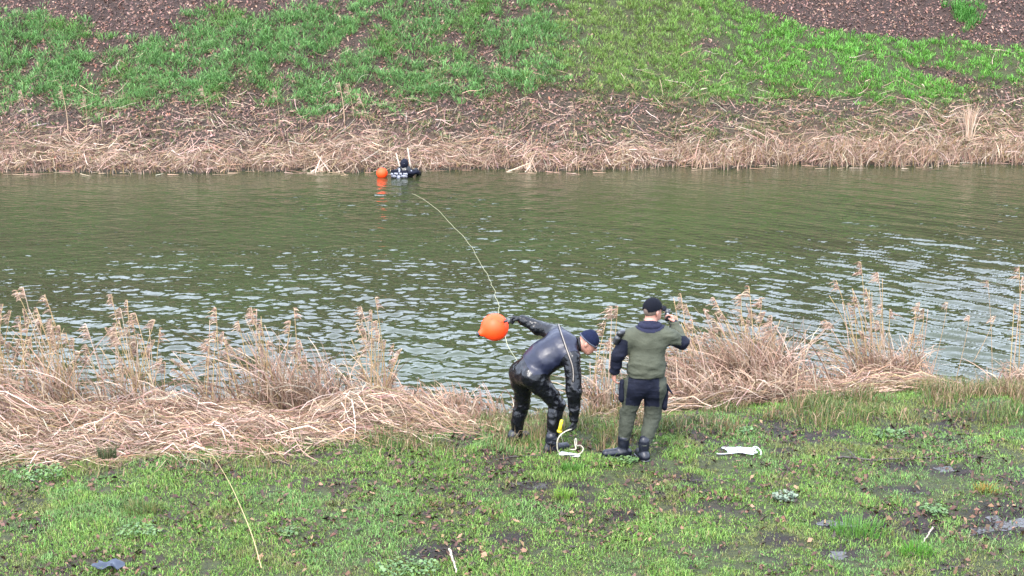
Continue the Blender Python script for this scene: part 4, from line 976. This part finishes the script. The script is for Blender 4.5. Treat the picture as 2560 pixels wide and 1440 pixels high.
# beanie
Fg = Fig(); Fg.ell(hc + u1 * .032 - f1 * .012, (.086, .107, .100), (r1, f1, u1)); Fg.ell(hc + u1 * .118 - f1 * .02, (.03, .035, .02), (r1, f1, u1), .03)
Fg.cut(hc + u1 * .022 + f1 * .0, -(u1 + f1 * .12)); V, Q = Fg.mesh(.006); hat = piece('beanie', V, Q, M_knit, P1)
th = np.linspace(0, 2 * math.pi, 41)[:-1]; rim = np.array([hc + u1 * (.026 - .012 * math.sin(t)) - f1 * .012 + r1 * .087 * math.cos(t) + f1 * .108 * math.sin(t) for t in th] + [hc + u1 * .026 - f1 * .012 + r1 * .087])
V_, F_ = tube(rim, .008, 6, False); link('turn_up', mesh_np('turn_up', V_ - np.array(P1.location), F_, smooth=True), M_knitedge, P1)
# neck seal
V_, F_ = tube(np.array([J['neck'] + nrm(hc - J['neck']) * .035 + .062 * (math.cos(t) * nrm(np.cross(nrm(hc - J['neck']), [0, 1, 0])) + math.sin(t) * np.array([0, 1, 0])) for t in np.linspace(0, 2 * math.pi, 30)]), .014, 6, False)
link('neck_seal', mesh_np('neck_seal', V_ - np.array(P1.location), F_, smooth=True), M_glove, P1)

# yellow handle by his shin
a = at(1399, 1078, 14.24); b_ = at(1404, 1054, 14.24)
e = empty('yellow_handle', a, 'bright yellow plastic handle against the bending diver\'s front shin', 'handle')
V_, F_ = tube([a, a * .5 + b_ * .5, b_, b_ + (b_ - a) * .18], [.024, .020, .019, .015], 10); link('grip', mesh_np('grip', V_ - a, F_, smooth=True), M_yellow, e)
V_, F_ = tube([a * .97 + b_ * .03 - (b_ - a) * .12, a * .9 + b_ * .1], [.028, .028], 10); link('collar', mesh_np('collar', V_ - a, F_, smooth=True), M_yellow, e)
c_ = a * .45 + b_ * .55 + np.array([.02, -.01, .0]); V_, F_ = tube([c_ + [0, 0, .025], c_ - [0, 0, .025]], .006, 6); link('strap', mesh_np('strap', V_ - a, F_), M_black, e)

# ---------- buoys
def buoy(c, r, tail, lab, grp, marks=True):
    e = empty('buoy', c, lab, 'buoy', grp); tail = nrm(tail)
    n1_, n2_ = 40, 22; V = []
    A = nrm(np.cross(tail, [0, .3, 1.])); B = np.cross(tail, A)
    prof = [(0, -1.0)]; 
    for i in range(1, n2_):
        t = math.pi * i / n2_; prof.append((math.sin(t), -math.cos(t)))
    prof = [(p_[0], p_[1]) for p_ in prof if p_[1] < .90] + [(.34, .98), (.25, 1.10), (.19, 1.22), (.17, 1.30), (.0, 1.31)]
    th = np.linspace(0, 2 * math.pi, n1_, endpoint=False)
    for (rr, h) in prof:
        for t in th: V.append(r * (tail * h + (A * math.cos(t) + B * math.sin(t)) * rr))
    V = np.array(V); m = len(prof); i = np.arange(m * n1_).reshape(m, n1_); j = np.roll(i, -1, 1)
    link('float', mesh_np('float', V, np.stack([i[:-1], j[:-1], j[1:], i[1:]], -1).reshape(-1, 4), smooth=True), M_orange, e)
    V_, F_ = tube([tail * r * 1.27, tail * r * 1.40], .19 * r, 10); link('plug', mesh_np('plug', V_, F_, smooth=True), M_black, e)
    if marks:
        V_, F_ = tube([-tail * r * .96, -tail * r * 1.10], [.26 * r, .2 * r], 12); link('end_cap', mesh_np('end_cap', V_, F_, smooth=True), M_black, e)
    return e
bc = at(1237, 818, 14.95); hp = J['lwr'] + lhd * .10
by1 = buoy(bc, .145, at(1203, 833, 14.9) - bc, 'orange-red ball buoy held up by the bending diver', 'orange ball buoys')
# scuffs
for q in ([(1243, 800), (1250, 805), (1254, 807)], [(1227, 798), (1231, 796)], [(1262, 838), (1266, 833), (1268, 829)]):
    P = []
    for (a_, b_) in q:
        d = nrm(at(a_, b_, 20) - CAM); oc = CAM - bc; bb = oc.dot(d); dd = bb * bb - oc.dot(oc) + .1455 ** 2; P.append(CAM + d * (-bb - math.sqrt(max(dd, 0))) - bc)
    V_, F_ = tube(smooth_pts(P, 5), .0022, 4); link('scuff_mark', mesh_np('scuff_mark', V_, F_), M_black, by1)
ra = bc + nrm(hp - bc) * .155
rg = []
mid = ra * .45 + hp * .55; dd_ = nrm(hp - ra); pp = nrm(np.cross(dd_, [0, 1, 0])); Lh = np.linalg.norm(hp - ra) * .55
for t in np.linspace(0, 2 * math.pi, 24): rg.append(mid + dd_ * math.cos(t) * Lh + pp * math.sin(t) * .022)
V_, F_ = tube(np.array(rg), .0045, 6, False); link('snap_ring', mesh_np('snap_ring', V_ - bc, F_, smooth=True), M_metal, by1)
V_, F_ = tube([ra - dd_ * .02, ra + dd_ * .03], [.014, .010], 8); link('ring_lug', mesh_np('ring_lug', V_ - bc, F_, smooth=True), M_black, by1)
bc2 = at(955, 424, 34.0); bc2[2] = WL + .085
by2 = buoy(bc2, .13, (0.1, .5, -.9), 'orange ball buoy floating beside the diver at the far bank', 'orange ball buoys', False)
V_, F_ = tube([[.02, .02, .12], [.03, .02, .15]], [.03, .022], 8); link('lug', mesh_np('lug', V_, F_, smooth=True), M_black, by2)

# ---------- line from the far diver to the near bank
def on_water(px, py): Y = (CAM[2] - WL) / math.tan(PITCH + math.atan((py - 720) / F)); return at(px, py, Y)
wp = [(1030, 486), (1060, 500), (1100, 533), (1145, 580), (1180, 625), (1205, 662), (1222, 695)]
P = [on_water(*q) + [0, 0, .016] for q in wp]
Pz = [at(1235, 725, 22.2), at(1243, 762, 19.6), at(1246, 790, 17.9), at(1254, 825, 16.4), at(1266, 860, 15.4), at(1276, 885, 15.0), at(1300, 930, 14.92), at(1350, 958, 14.9), at(1392, 1005, 14.85), at(1396, 1080, 14.72), on_ground(at(1408, 1122, 14.5), .03)]
Pz[0][2] = max(Pz[0][2], WL + .01)
Q = smooth_pts(P + Pz, 140)
wg = np.linspace(0, 1, 140); Q[:, 0] += (fbm(wg * 26, wg * 0, 300, 3) - .5) * .09 * sst(1, .8, wg)
V_, F_ = tube(Q, np.linspace(.0040, .0044, 140), 6); o = link('tow_line', mesh_np('tow_line', V_, F_, smooth=True), M_fline); tag(o, 'long pale line running from the far diver across the water to the bending diver', 'rope')

# cream line and coil at his hand
hb = J['rwr'] + rhd * .10
pts = [hb + [.0, -.01, .0], at(1420, 1075, 14.16), at(1403, 1084, 14.14), at(1392, 1100, 14.12), on_ground(at(1394, 1118, 14.16), .06), on_ground(at(1408, 1126, 14.2), .03), on_ground(at(1430, 1130, 14.15), .03),
       on_ground(at(1452, 1128, 14.15), .04), on_ground(at(1460, 1118, 14.3), .05), on_ground(at(1450, 1113, 14.4), .06), on_ground(at(1440, 1118, 14.3), .07), on_ground(at(1442, 1104, 14.4), .13), on_ground(at(1438, 1102, 14.4), .15), on_ground(at(1436, 1110, 14.3), .09), on_ground(at(1444, 1122, 14.25), .05), on_ground(at(1425, 1122, 14.3), .04)]
V_, F_ = tube(smooth_pts(pts, 90), .0065, 7); e = empty('hand_line', on_ground(at(1420, 1128, 14.2), 0), 'cream line looping from the bending diver\'s lowered hand to the ground', 'rope')
link('cord', mesh_np('cord', V_ - np.array(e.location), F_, smooth=True), M_cream, e)
c_ = on_ground(at(1425, 1133, 14.16), .03); V, Q = Fig().cap(c_ + [-.07, .03, 0], c_ + [.07, -.03, 0], .045, .036, .02, (0, 0, 1), .3).mesh(.007); V = wrinkle(V, Q, .008, (12, 12, 20), 4)
e = empty('white_bag', c_, 'flat white line bag lying on the grass under the diver\'s hand', 'bag'); piece('pouch', V, Q, M_rope, e)
V_, F_ = tube([c_ + [.05, -.05, .01], c_ + [-.06, -.045, .012]], .006, 6); link('strap', mesh_np('strap', V_ - c_, F_), M_black, e)

# ---------- pile of white rope
def lawnp(px, py, h): p = on_lawn(px, py); p[2] += h; return p
rr_ = random.Random(5); pts = [lawnp(1792, 1138, .02), lawnp(1806, 1140, .02), lawnp(1822, 1137, .02)]
for i in range(40):
    t = i / 40; cx_ = 1850 + 22 * math.sin(i * .37) + rr_.uniform(-12, 12); cy_ = 1131 + 3.5 * math.sin(i * .21); a_ = i * 2.15 + rr_.uniform(-.5, .5); rx_ = rr_.uniform(14, 34); ry_ = rr_.uniform(3, 8.5)
    X_ = cx_ + math.cos(a_) * rx_; Y_ = cy_ + math.sin(a_) * ry_ + (X_ - 1850) * .04; edge_ = max(0, 1 - ((X_ - 1850) / 52) ** 2)
    pts.append(lawnp(X_, Y_, .015 + .03 * rr_.random() * edge_))
pts += [lawnp(1880, 1128, .03), lawnp(1888, 1122, .04), lawnp(1897, 1130, .03), lawnp(1908, 1137, .02), lawnp(1900, 1141, .02)]
V_, F_ = tube(smooth_pts(pts, 560), .0062, 6)
tag(link('rope_pile', mesh_np('rope_pile', V_, F_, smooth=True), M_rope), 'tangled pile of white rope lying on the lawn right of the standing man', 'rope')

# ---------- the standing man
g2 = at(1590, 1150, 14.14)
P2 = empty('person', (g2[0], 14.14, gz(g2[0], 14.14)), 'person in olive drysuit and black cap standing with a radio at the mouth', 'person')
def z2(a, b_, Y): return at(1460 + a / 3.13, 720 + b_ / 3.13, Y)
K_ = dict(pel=z2(480, 715, 14.2), waist=z2(490, 610, 14.2), chest=z2(505, 440, 14.2), neck=z2(515, 300, 14.2), hd=z2(540, 175, 14.24),
          lsh=z2(362, 378, 14.2), lel=z2(272, 520, 14.2), lwr=z2(238, 650, 14.26), rsh=z2(655, 372, 14.2), rel=z2(772, 428, 14.30), rwr=z2(705, 285, 14.46),
          lhip=z2(405, 745, 14.22), lkn=z2(345, 985, 14.26), lan=z2(310, 1215, 14.22), rhip=z2(560, 745, 14.22), rkn=z2(535, 1010, 14.26), ran=z2(470, 1235, 14.12))
def p2_top(Fg, g):
    yv = (0, 1, 0)
    Fg.cap(K_['pel'], K_['waist'], .150 + g, .158 + g, .05, yv, .80); Fg.cap(K_['waist'], K_['chest'], .160 + g, .165 + g, .06, yv, .74)
    Fg.cap(K_['lsh'] * .8 + K_['rsh'] * .2, K_['rsh'] * .8 + K_['lsh'] * .2, .090 + g, .090 + g, .07, yv, .9)
    Fg.cap(K_['chest'] * .2 + K_['neck'] * .8, K_['neck'] + [0, 0, .02], .085 + g * .3, .062 + g * .3, .06)
    if g > 0: Fg.cap(K_['waist'] + [0, 0, .02], K_['pel'] + [0, 0, .06], .178, .172, .04, yv, .86)
    for s_ in ('l', 'r'):
        Fg.cap(K_[s_ + 'sh'], K_[s_ + 'el'], .070 + g, .052 + g, .045); Fg.cap(K_[s_ + 'el'], K_[s_ + 'wr'], .052 + g, .034 + g, .02)
def p2_legs(Fg, g):
    Fg.cap(K_['pel'], K_['pel'] + [0, 0, -.03], .140 + g, .135 + g, .05, (0, 1, 0), .85)
    for s_ in ('l', 'r'):
        Fg.cap(K_[s_ + 'hip'], K_[s_ + 'kn'], .105 + g, .068 + g, .045); Fg.cap(K_[s_ + 'kn'], K_[s_ + 'an'], .066 + g, .045 + g, .03)
        Fg.cap(K_[s_ + 'kn'] * .75 + K_[s_ + 'an'] * .25 + [0, -.015, 0], K_[s_ + 'kn'] * .5 + K_[s_ + 'an'] * .5 + [0, -.015, 0], .058 + g, .055 + g, .03)
        Fg.cap(K_[s_ + 'hip'] + [0, -.045, -.03], K_[s_ + 'hip'] + [0, -.035, -.06], .092 + g, .09 + g, .04)
hf2 = nrm((.72, .62, .05)); hu2 = nrm((.05, .02, 1)); hc2 = K_['hd']
Fg = Fig(); p2_top(Fg, -.012); p2_legs(Fg, -.014); Fg.cap(K_['neck'], hc2 - hu2 * .06 - hf2 * .02, .062, .060, .03); f2, u2, r2 = addhead(Fg, hc2, hf2, hu2)
lh2 = nrm((-.05, .1, -1)); addhand(Fg, K_['lwr'] + lh2 * .01, lh2, np.array([.9, .3, 0]), np.array([-.2, 1, 0]), .35)
for s_, dv in (('l', (-.13, -.02, 0)), ('r', (-.03, .12, 0))):
    a = K_[s_ + 'an']; Fg.cap(a, on_ground(a, .05), .04, .04, .02); Fg.cap(on_ground(a, .05), on_ground(a + np.array(dv), .04), .04, .03, .02)
radio_c = z2(652, 214, 14.50)
rh2 = nrm(z2(690, 238, 14.50) - K_['rwr']); rh2 = nrm((-.25, .25, .95)); addhand(Fg, K_['rwr'] + rh2 * .005, rh2, np.array([-1, .15, 0]), np.array([-.1, -1, .1]), .72, 1., .5)
V, Q = Fg.mesh(.007); piece('body', V, Q, M_skin, P2); eyes(hc2, f2, u2, r2, P2)
# short hair
Fg = Fig(); Fg.ell(hc2 + u2 * .022 - f2 * .014, (.0785, .0985, .094), (r2, f2, u2)); Fg.cut(hc2 - u2 * .012, -(u2 * 1. - f2 * .35)); Fg.cut(hc2 + f2 * .035, f2); V, Q = Fg.mesh(.006); piece('hair', V, Q, M_hair, P2)
# cap
Fg = Fig(); Fg.ell(hc2 + u2 * .030 - f2 * .010, (.088, .110, .104), (r2, f2, u2)); Fg.cut(hc2 + u2 * .020, -(u2 + f2 * -.10))
Fg.ell(hc2 + u2 * .016 - f2 * .125, (.034, .05, .030), (r2, f2, u2), sub=True); V, Q = Fg.mesh(.006); cap_ = piece('cap', V, Q, M_cap, P2)
Vb = []; nA, nB = 15, 7
for i in range(nA):
    t = math.radians(-62 + 124 * i / (nA - 1))
    for j in range(nB):
        s_ = j / (nB - 1); L_ = .072 * math.cos(t * .9) ** .6 * s_; b0 = hc2 + u2 * .030 - f2 * .010 + r2 * .086 * math.sin(t) + f2 * .108 * math.cos(t)
        Vb.append(b0 + f2 * L_ - u2 * (.010 + .012 * s_ + .055 * math.sin(t) ** 2 * (.2 + s_ * .8) * .6))
Vb = np.array(Vb); i = np.arange(nA * nB).reshape(nA, nB); Fb = np.stack([i[:-1, :-1], i[1:, :-1], i[1:, 1:], i[:-1, 1:]], -1).reshape(-1, 4)
ob = link('brim', mesh_np('brim', Vb - np.array(P2.location), Fb, smooth=True), M_cap, P2); md = ob.modifiers.new('thick', 'SOLIDIFY'); md.thickness = .005
# jacket
Fg = Fig(); p2_top(Fg, .012)
hem = z2(490, 690, 14.2); Fg.cut(hem, nrm((.06, -.12, -1))); V, Q = Fg.mesh(.009)
def wf2(V):
    w = np.full(len(V), .45) + .5 * sst(K_['chest'][2], K_['waist'][2], V[:, 2])
    for k_ in ('lel', 'rel', 'lwr', 'rwr', 'rsh'): w = np.maximum(w, 1.25 * np.exp(-((V - K_[k_]) ** 2).sum(1) / .15 ** 2))
    return w
V = wrinkle(V, Q, .017, (4, 4, 10), 31, wf2); V = wrinkle(V, Q, .007, (7, 7, 20), 37, wf2); cen = V[Q].mean(1)
U_, V__ = proj(cen[:, 0], cen[:, 1], cen[:, 2]); U_ = (U_ - 1460) * 3.13; V__ = (V__ - 720) * 3.13
dl = np.abs(cen - K_['lwr']); slv = (U_ < 345 - (V__ - 400) * .02) & (V__ > 400 + (U_ - 300) * .35)
elb = (U_ > 762) & (V__ > 375) & (V__ < 500); und = (U_ > 660) & (V__ > 440) & (V__ < 520) & (V__ > 440 + (U_ - 660) * .1)
cuf = (np.linalg.norm(cen - K_['rwr'], axis=1) < .055)
shp = (U_ < 400) & (U_ > 300) & (V__ < 335 - (U_ - 300) * .6)
side = (U_ > 640) & (V__ > 580) & (U_ < 700)
nk_ = K_['neck']; yoke = (((U_ - 515) / 122) ** 2 + ((V__ - 272) / 80) ** 2 < 1) & (((cen[:, 0] - nk_[0]) / .2) ** 2 + ((cen[:, 1] - nk_[1]) / .2) ** 2 < 1)
slv &= ~yoke; elb &= ~yoke; und &= ~yoke; shp &= ~yoke; side &= ~yoke; cuf &= ~yoke
NV = vnormals(V, Q); piece('neck_yoke', V + NV * .004, Q, M_neop, P2, yoke)
dark = yoke | slv | elb | und | cuf | shp | side
piece('jacket', V, Q, M_olive, P2, ~dark); piece('sleeve_panel', V, Q, M_navy, P2, slv); piece('elbow_panel', V, Q, M_navy, P2, (elb | und) & ~slv)
piece('shoulder_panel', V, Q, M_navy, P2, shp & ~(slv | elb | und)); piece('side_panel', V, Q, M_navy, P2, side & ~(slv | elb | und | shp)); piece('cuff', V, Q, M_navy, P2, cuf & ~(slv | elb | und | shp | side))
bv2 = BVHTree.FromPolygons([tuple(v) for v in V], [tuple(q) for q in Q.tolist()])
# collar
Fg = Fig()
for i in range(24):
    t = i / 24 * 2 * math.pi; t1 = (i + 1) / 24 * 2 * math.pi
    c2_ = lambda t: K_['neck'] + np.array([.088 * math.cos(t), .064 * math.sin(t), .010])
    Fg.cap(c2_(t), c2_(t1), .022, .020, .03)
V, Q = Fg.mesh(.008); piece('neck_collar', V, Q, M_neop, P2)
# trousers
Fg = Fig(); p2_legs(Fg, .010); Fg.cap(K_['pel'], K_['pel'] + [0, 0, .12], .158, .155, .04, (0, 1, 0), .82); Fg.cut(K_['pel'] + [0, 0, .13], (0, 0, 1)); V, Q = Fg.mesh(.009)
def wf3(V):
    w = np.full(len(V), .5)
    for k_ in ('lkn', 'rkn', 'lan', 'ran'): w = np.maximum(w, 1.3 * np.exp(-((V - K_[k_]) ** 2).sum(1) / .16 ** 2))
    return w
V = wrinkle(V, Q, .016, (6, 6, 11), 57, wf3); V = wrinkle(V, Q, .007, (9, 9, 22), 67, wf3); cen = V[Q].mean(1); U_, V__ = proj(cen[:, 0], cen[:, 1], cen[:, 2]); U_ = (U_ - 1460) * 3.13; V__ = (V__ - 720) * 3.13
seat = ((U_ > 350 - (V__ - 690) * .12) & (U_ < 590) & (V__ < 925 + (U_ - 450) * .05)); seat &= ~((U_ > 425) & (U_ < 482) & (V__ < 705))
backside = cen[:, 1] < 14.34
seat &= backside
low = ((cen[:, 2] < K_['lan'][2] + .05) & (U_ < 400)) | ((cen[:, 2] < K_['ran'][2] + .02) & (U_ >= 400))
piece('trousers', V, Q, M_trouser, P2, ~(seat | low)); piece('seat_panel', V, Q, M_navy, P2, seat)
# pockets
for (a0, b0, a1, b1, r_, lab) in ((300, 745, 298, 850, .058, None), (640, 800, 628, 915, .062, None)):
    Fg = Fig(); Fg.cap(z2(a0, b0, 14.24), z2(a1, b1, 14.24), r_ * .72, r_, .02, (1, 0, 0), .62); V, Q = Fg.mesh(.008); V = wrinkle(V, Q, .012, (6, 6, 9), 80); piece('thigh_pocket', V, Q, M_navy, P2)
Fg = Fig(); a = z2(642, 762, 14.2); b_ = z2(694, 832, 14.2); Fg.cap(a, b_, .024, .006, .01, (0, 1, 0), .5); V, Q = Fg.mesh(.006); piece('pocket_flap', V, Q, M_navy, P2)
# boots
for s_, dv, ln_ in (('l', (-.15, -.03, 0), 1), ('r', (-.035, .13, 0), 1)):
    Fg = Fig(); a = K_[s_ + 'an']; Fg.cap(a + [0, 0, .05], a, .060, .050, .02); g_ = on_ground(a, .052); Fg.cap(a, g_, .050, .050, .03)
    tp = on_ground(a + np.array(dv) * 1.2, .040); Fg.cap(g_, tp, .052, .042, .03); Fg.cap(on_ground(a - np.array(dv) * .3, .045), g_, .044, .05, .03)
    Fg.cut(on_ground(a, .002), (0, 0, -1)); V, Q = Fg.mesh(.0085); V = wrinkle(V, Q, .006, (8, 8, 12), 19); piece('boot', V, Q, M_boot, P2)
    Fs = Fig(); Fs.cap(on_ground(a - np.array(dv) * .3, .012), tp - [0, 0, .028], .054, .052, .02, (0, 0, 1), .32); V, Q = Fs.mesh(.008); piece('sole', V, Q, M_black, P2)
# left arm valve, wrist cuffs
a = z2(286, 360, 14.16); V, Q = Fig().cap(a + [.03, .03, .0], a + [-.01, -.01, .01], .036, .030, .01).cap(z2(262, 395, 14.16), z2(248, 425, 14.16), .036, .028, .02).mesh(.007); piece('arm_valve', V, Q, M_black, P2)
for w_, d_ in ((K_['lwr'], lh2), (K_['rwr'], rh2)):
    A_ = nrm(np.cross(d_, [1, .2, .1])); B_ = np.cross(d_, A_); V_, F_ = tube(np.array([w_ - d_ * .01 + (A_ * math.cos(t) + B_ * math.sin(t)) * .038 for t in np.linspace(0, 2 * math.pi, 24)]), .012, 6, False)
    link('wrist_seal', mesh_np('wrist_seal', V_ - np.array(P2.location), F_, smooth=True), M_navy, P2)
# radio
e = empty('radio', radio_c, 'small black radio held to the standing man\'s mouth', 'radio')
V, Q = Fig().cap(radio_c + [0, .0, -.03], radio_c + [0, .0, .035], .036, .034, .01, (1, 0, 0), .8).mesh(.005); piece('case', V, Q, M_black, e)
V_, F_ = tube([[.0, -.028, .02], [.0, -.034, .02]], .014, 12); link('dial', mesh_np('dial', V_, F_), M_metal, e)

# ---------- the diver in the water 
D0 = np.array([DIV[0], 33.95, WL]); P3 = empty('person', D0, 'person in black hood and dive gear chest deep in the water at the far bank', 'person')
def w3(a, b_, Y=33.95): return at(880 + a / 9, 360 + b_ / 9, Y)
hc3 = w3(1180, 455, 34.0); f3 = nrm((.1, 1, .0)); u3 = np.array([0, -.05, 1.])
sh_l, sh_r = w3(960, 640, 34.0), w3(1330, 640, 34.0); nk = w3(1180, 590, 34.0)
def p3_body(Fg, g):
    Fg.cap(sh_l + [.05, 0, -.02], sh_r + [-.02, 0, -.02], .085 + g, .085 + g, .05); Fg.cap(nk + [0, 0, -.05], nk + [0, .05, -.55], .17 + g, .15 + g, .05, (0, 1, 0), .75)
    Fg.cap(sh_l, sh_l + [-.06, .12, -.25], .06 + g, .05 + g, .03); Fg.cap(sh_l + [-.06, .12, -.25], sh_l + [.02, .40, -.22], .05 + g, .035 + g, .02)
    Fg.cap(sh_r, w3(1440, 620, 34.1), .06 + g, .055 + g, .03); Fg.cap(w3(1440, 620, 34.1), w3(1500, 640, 34.35), .055 + g, .035 + g, .02)
    for q in (-.1, .1): Fg.cap(nk + [q, .05, -.55], nk + [q, .2, -.95], .09 + g, .06 + g, .03); Fg.cap(nk + [q, .2, -.95], nk + [q, .1, -1.25], .06 + g, .045 + g, .03)
Fg = Fig(); p3_body(Fg, -.01); Fg.cap(nk - [0, 0, .05], hc3 - u3 * .05, .06, .06, .03); f3, u3, r3 = addhead(Fg, hc3, f3, u3)
addhand(Fg, sh_l + [.02, .41, -.22], np.array([.1, 1, .1]), np.array([0, 0, -1.]), np.array([1., 0, 0]), .4); addhand(Fg, w3(1500, 640, 34.36), np.array([.1, 1, .1]), np.array([0, 0, -1.]), np.array([-1., 0, 0]), .4)
V, Q = Fg.mesh(.011); piece('body', V, Q, M_skin, P3); eyes(hc3, f3, u3, r3, P3)
for (w_, t_) in ((sh_l + [.02, .41, -.22], 1.), (w3(1500, 640, 34.36), -1.)):
    Fg = Fig(); addhand(Fg, w_, np.array([.1, 1, .1]), np.array([0, 0, -1.]), np.array([t_, 0, 0]), .4); Fg.cap(w_ - [.005, .08, .005], w_, .05, .04, .02); V, Q = Fg.mesh(.008, .006); piece('glove', V, Q, M_glove, P3)
Fg = Fig(); p3_body(Fg, .008); V, Q = Fg.mesh(.013); V = wrinkle(V, Q, .015, (6, 6, 9), 91); piece('drysuit', V, Q, M_rub, P3)
Fg = Fig(); Fg.ell(hc3 + u3 * .018 - f3 * .012, (.095, .112, .118), (r3, f3, u3)); Fg.cap(hc3 - u3 * .05, nk + [0, 0, -.02], .078, .09, .03); Fg.ell(hc3 + f3 * .12 - u3 * .02, (.055, .06, .07), (r3, f3, u3), sub=True); V, Q = Fg.mesh(.008); piece('hood', V, Q, M_navy, P3)
def boxm(c, s, bev=.01):
    bx_, by_, bz_ = s; V = []
    for sz in (-1, 1):
        for (sx_, sy_) in ((-1, -1), (1, -1), (1, 1), (-1, 1)):
            for (kx, ky) in (((1, 1 - bev / by_ * 2), (1 - bev / bx_ * 2, 1)) if (sx_ * sy_ < 0) else ((1 - bev / bx_ * 2, 1), (1, 1 - bev / by_ * 2))): V.append((c[0] + sx_ * bx_ / 2 * kx, c[1] + sy_ * by_ / 2 * ky, c[2] + sz * bz_ / 2))
    n = 8; V = np.array(V); i = np.arange(8); return V, [np.stack([i, (i + 1) % 8, (i + 1) % 8 + 8, i + 8], 1), np.array([[0, 1, 2, 3, 4, 5, 6, 7][::-1], list(range(8, 16))])]
def bx3(name, a0, b0, a1, b1, Y, dep, m):
    p_, q_ = w3(a0, b1, Y), w3(a1, b0, Y); c = (p_ + q_) / 2; V_, F_ = boxm(c, (abs(q_[0] - p_[0]), dep, abs(q_[2] - p_[2])), .006)
    return link(name, mesh_np(name, V_ - D0, F_), m, P3)
bx3('harness_pack', 880, 590, 1260, 800, 33.87, .09, M_navy)
for r4 in ((870, 655, 930, 692), (942, 650, 1040, 692), (1062, 650, 1122, 695), (1148, 655, 1250, 698), (888, 705, 1000, 738), (1088, 702, 1242, 742)): bx3('white_block', *r4, 33.80, .05, M_grey)
for r4 in ((895, 745, 998, 772), (1096, 748, 1240, 780)): bx3('dark_block', *r4, 33.795, .05, M_black)
bx3('centre_bar', 1005, 700, 1085, 800, 33.81, .04, M_grey)
V_, F_ = tube([w3(1062, 640, 33.8), w3(1068, 600, 33.82), w3(1060, 560, 33.85)], [.02, .018, .024], 8); link('tank_valve', mesh_np('tank_valve', V_ - D0, F_, smooth=True), M_grey, P3)
lp = [w3(1100, 600, 33.85), w3(1050, 600, 33.83), w3(1022, 560, 33.83), w3(1045, 520, 33.85), w3(1090, 530, 33.88), w3(1120, 570, 33.9)]
V_, F_ = tube(smooth_pts(lp, 20), .012, 7); link('hose', mesh_np('hose', V_ - D0, F_, smooth=True), M_black, P3)
V, Q = Fig().cap(w3(1290, 650, 33.9), w3(1470, 630, 34.0), .065, .055, .03, (0, 0, 1), .75).mesh(.01); V = wrinkle(V, Q, .012, (7, 7, 9), 95); piece('air_bladder', V, Q, M_navy, P3)
V_, F_ = tube(smooth_pts([w3(1390, 590, 33.95), w3(1400, 560, 33.95), w3(1450, 545, 33.97), w3(1480, 575, 33.98), w3(1460, 600, 33.98)], 16), .012, 7); link('hose', mesh_np('hose', V_ - D0, F_, smooth=True), M_black, P3)
V, Q = Fig().ell(w3(1335, 608, 33.9), (.018, .018, .018), np.eye(3)).mesh(.005); piece('valve_knob', V, Q, M_grey, P3)
a = w3(1172, 440, 33.89) ; V_, F_ = boxm(a, (.035, .004, .010), .002); link('white_mark', mesh_np('white_mark', V_ - D0 + np.array([0, -.012, 0]), F_), M_rope, P3)
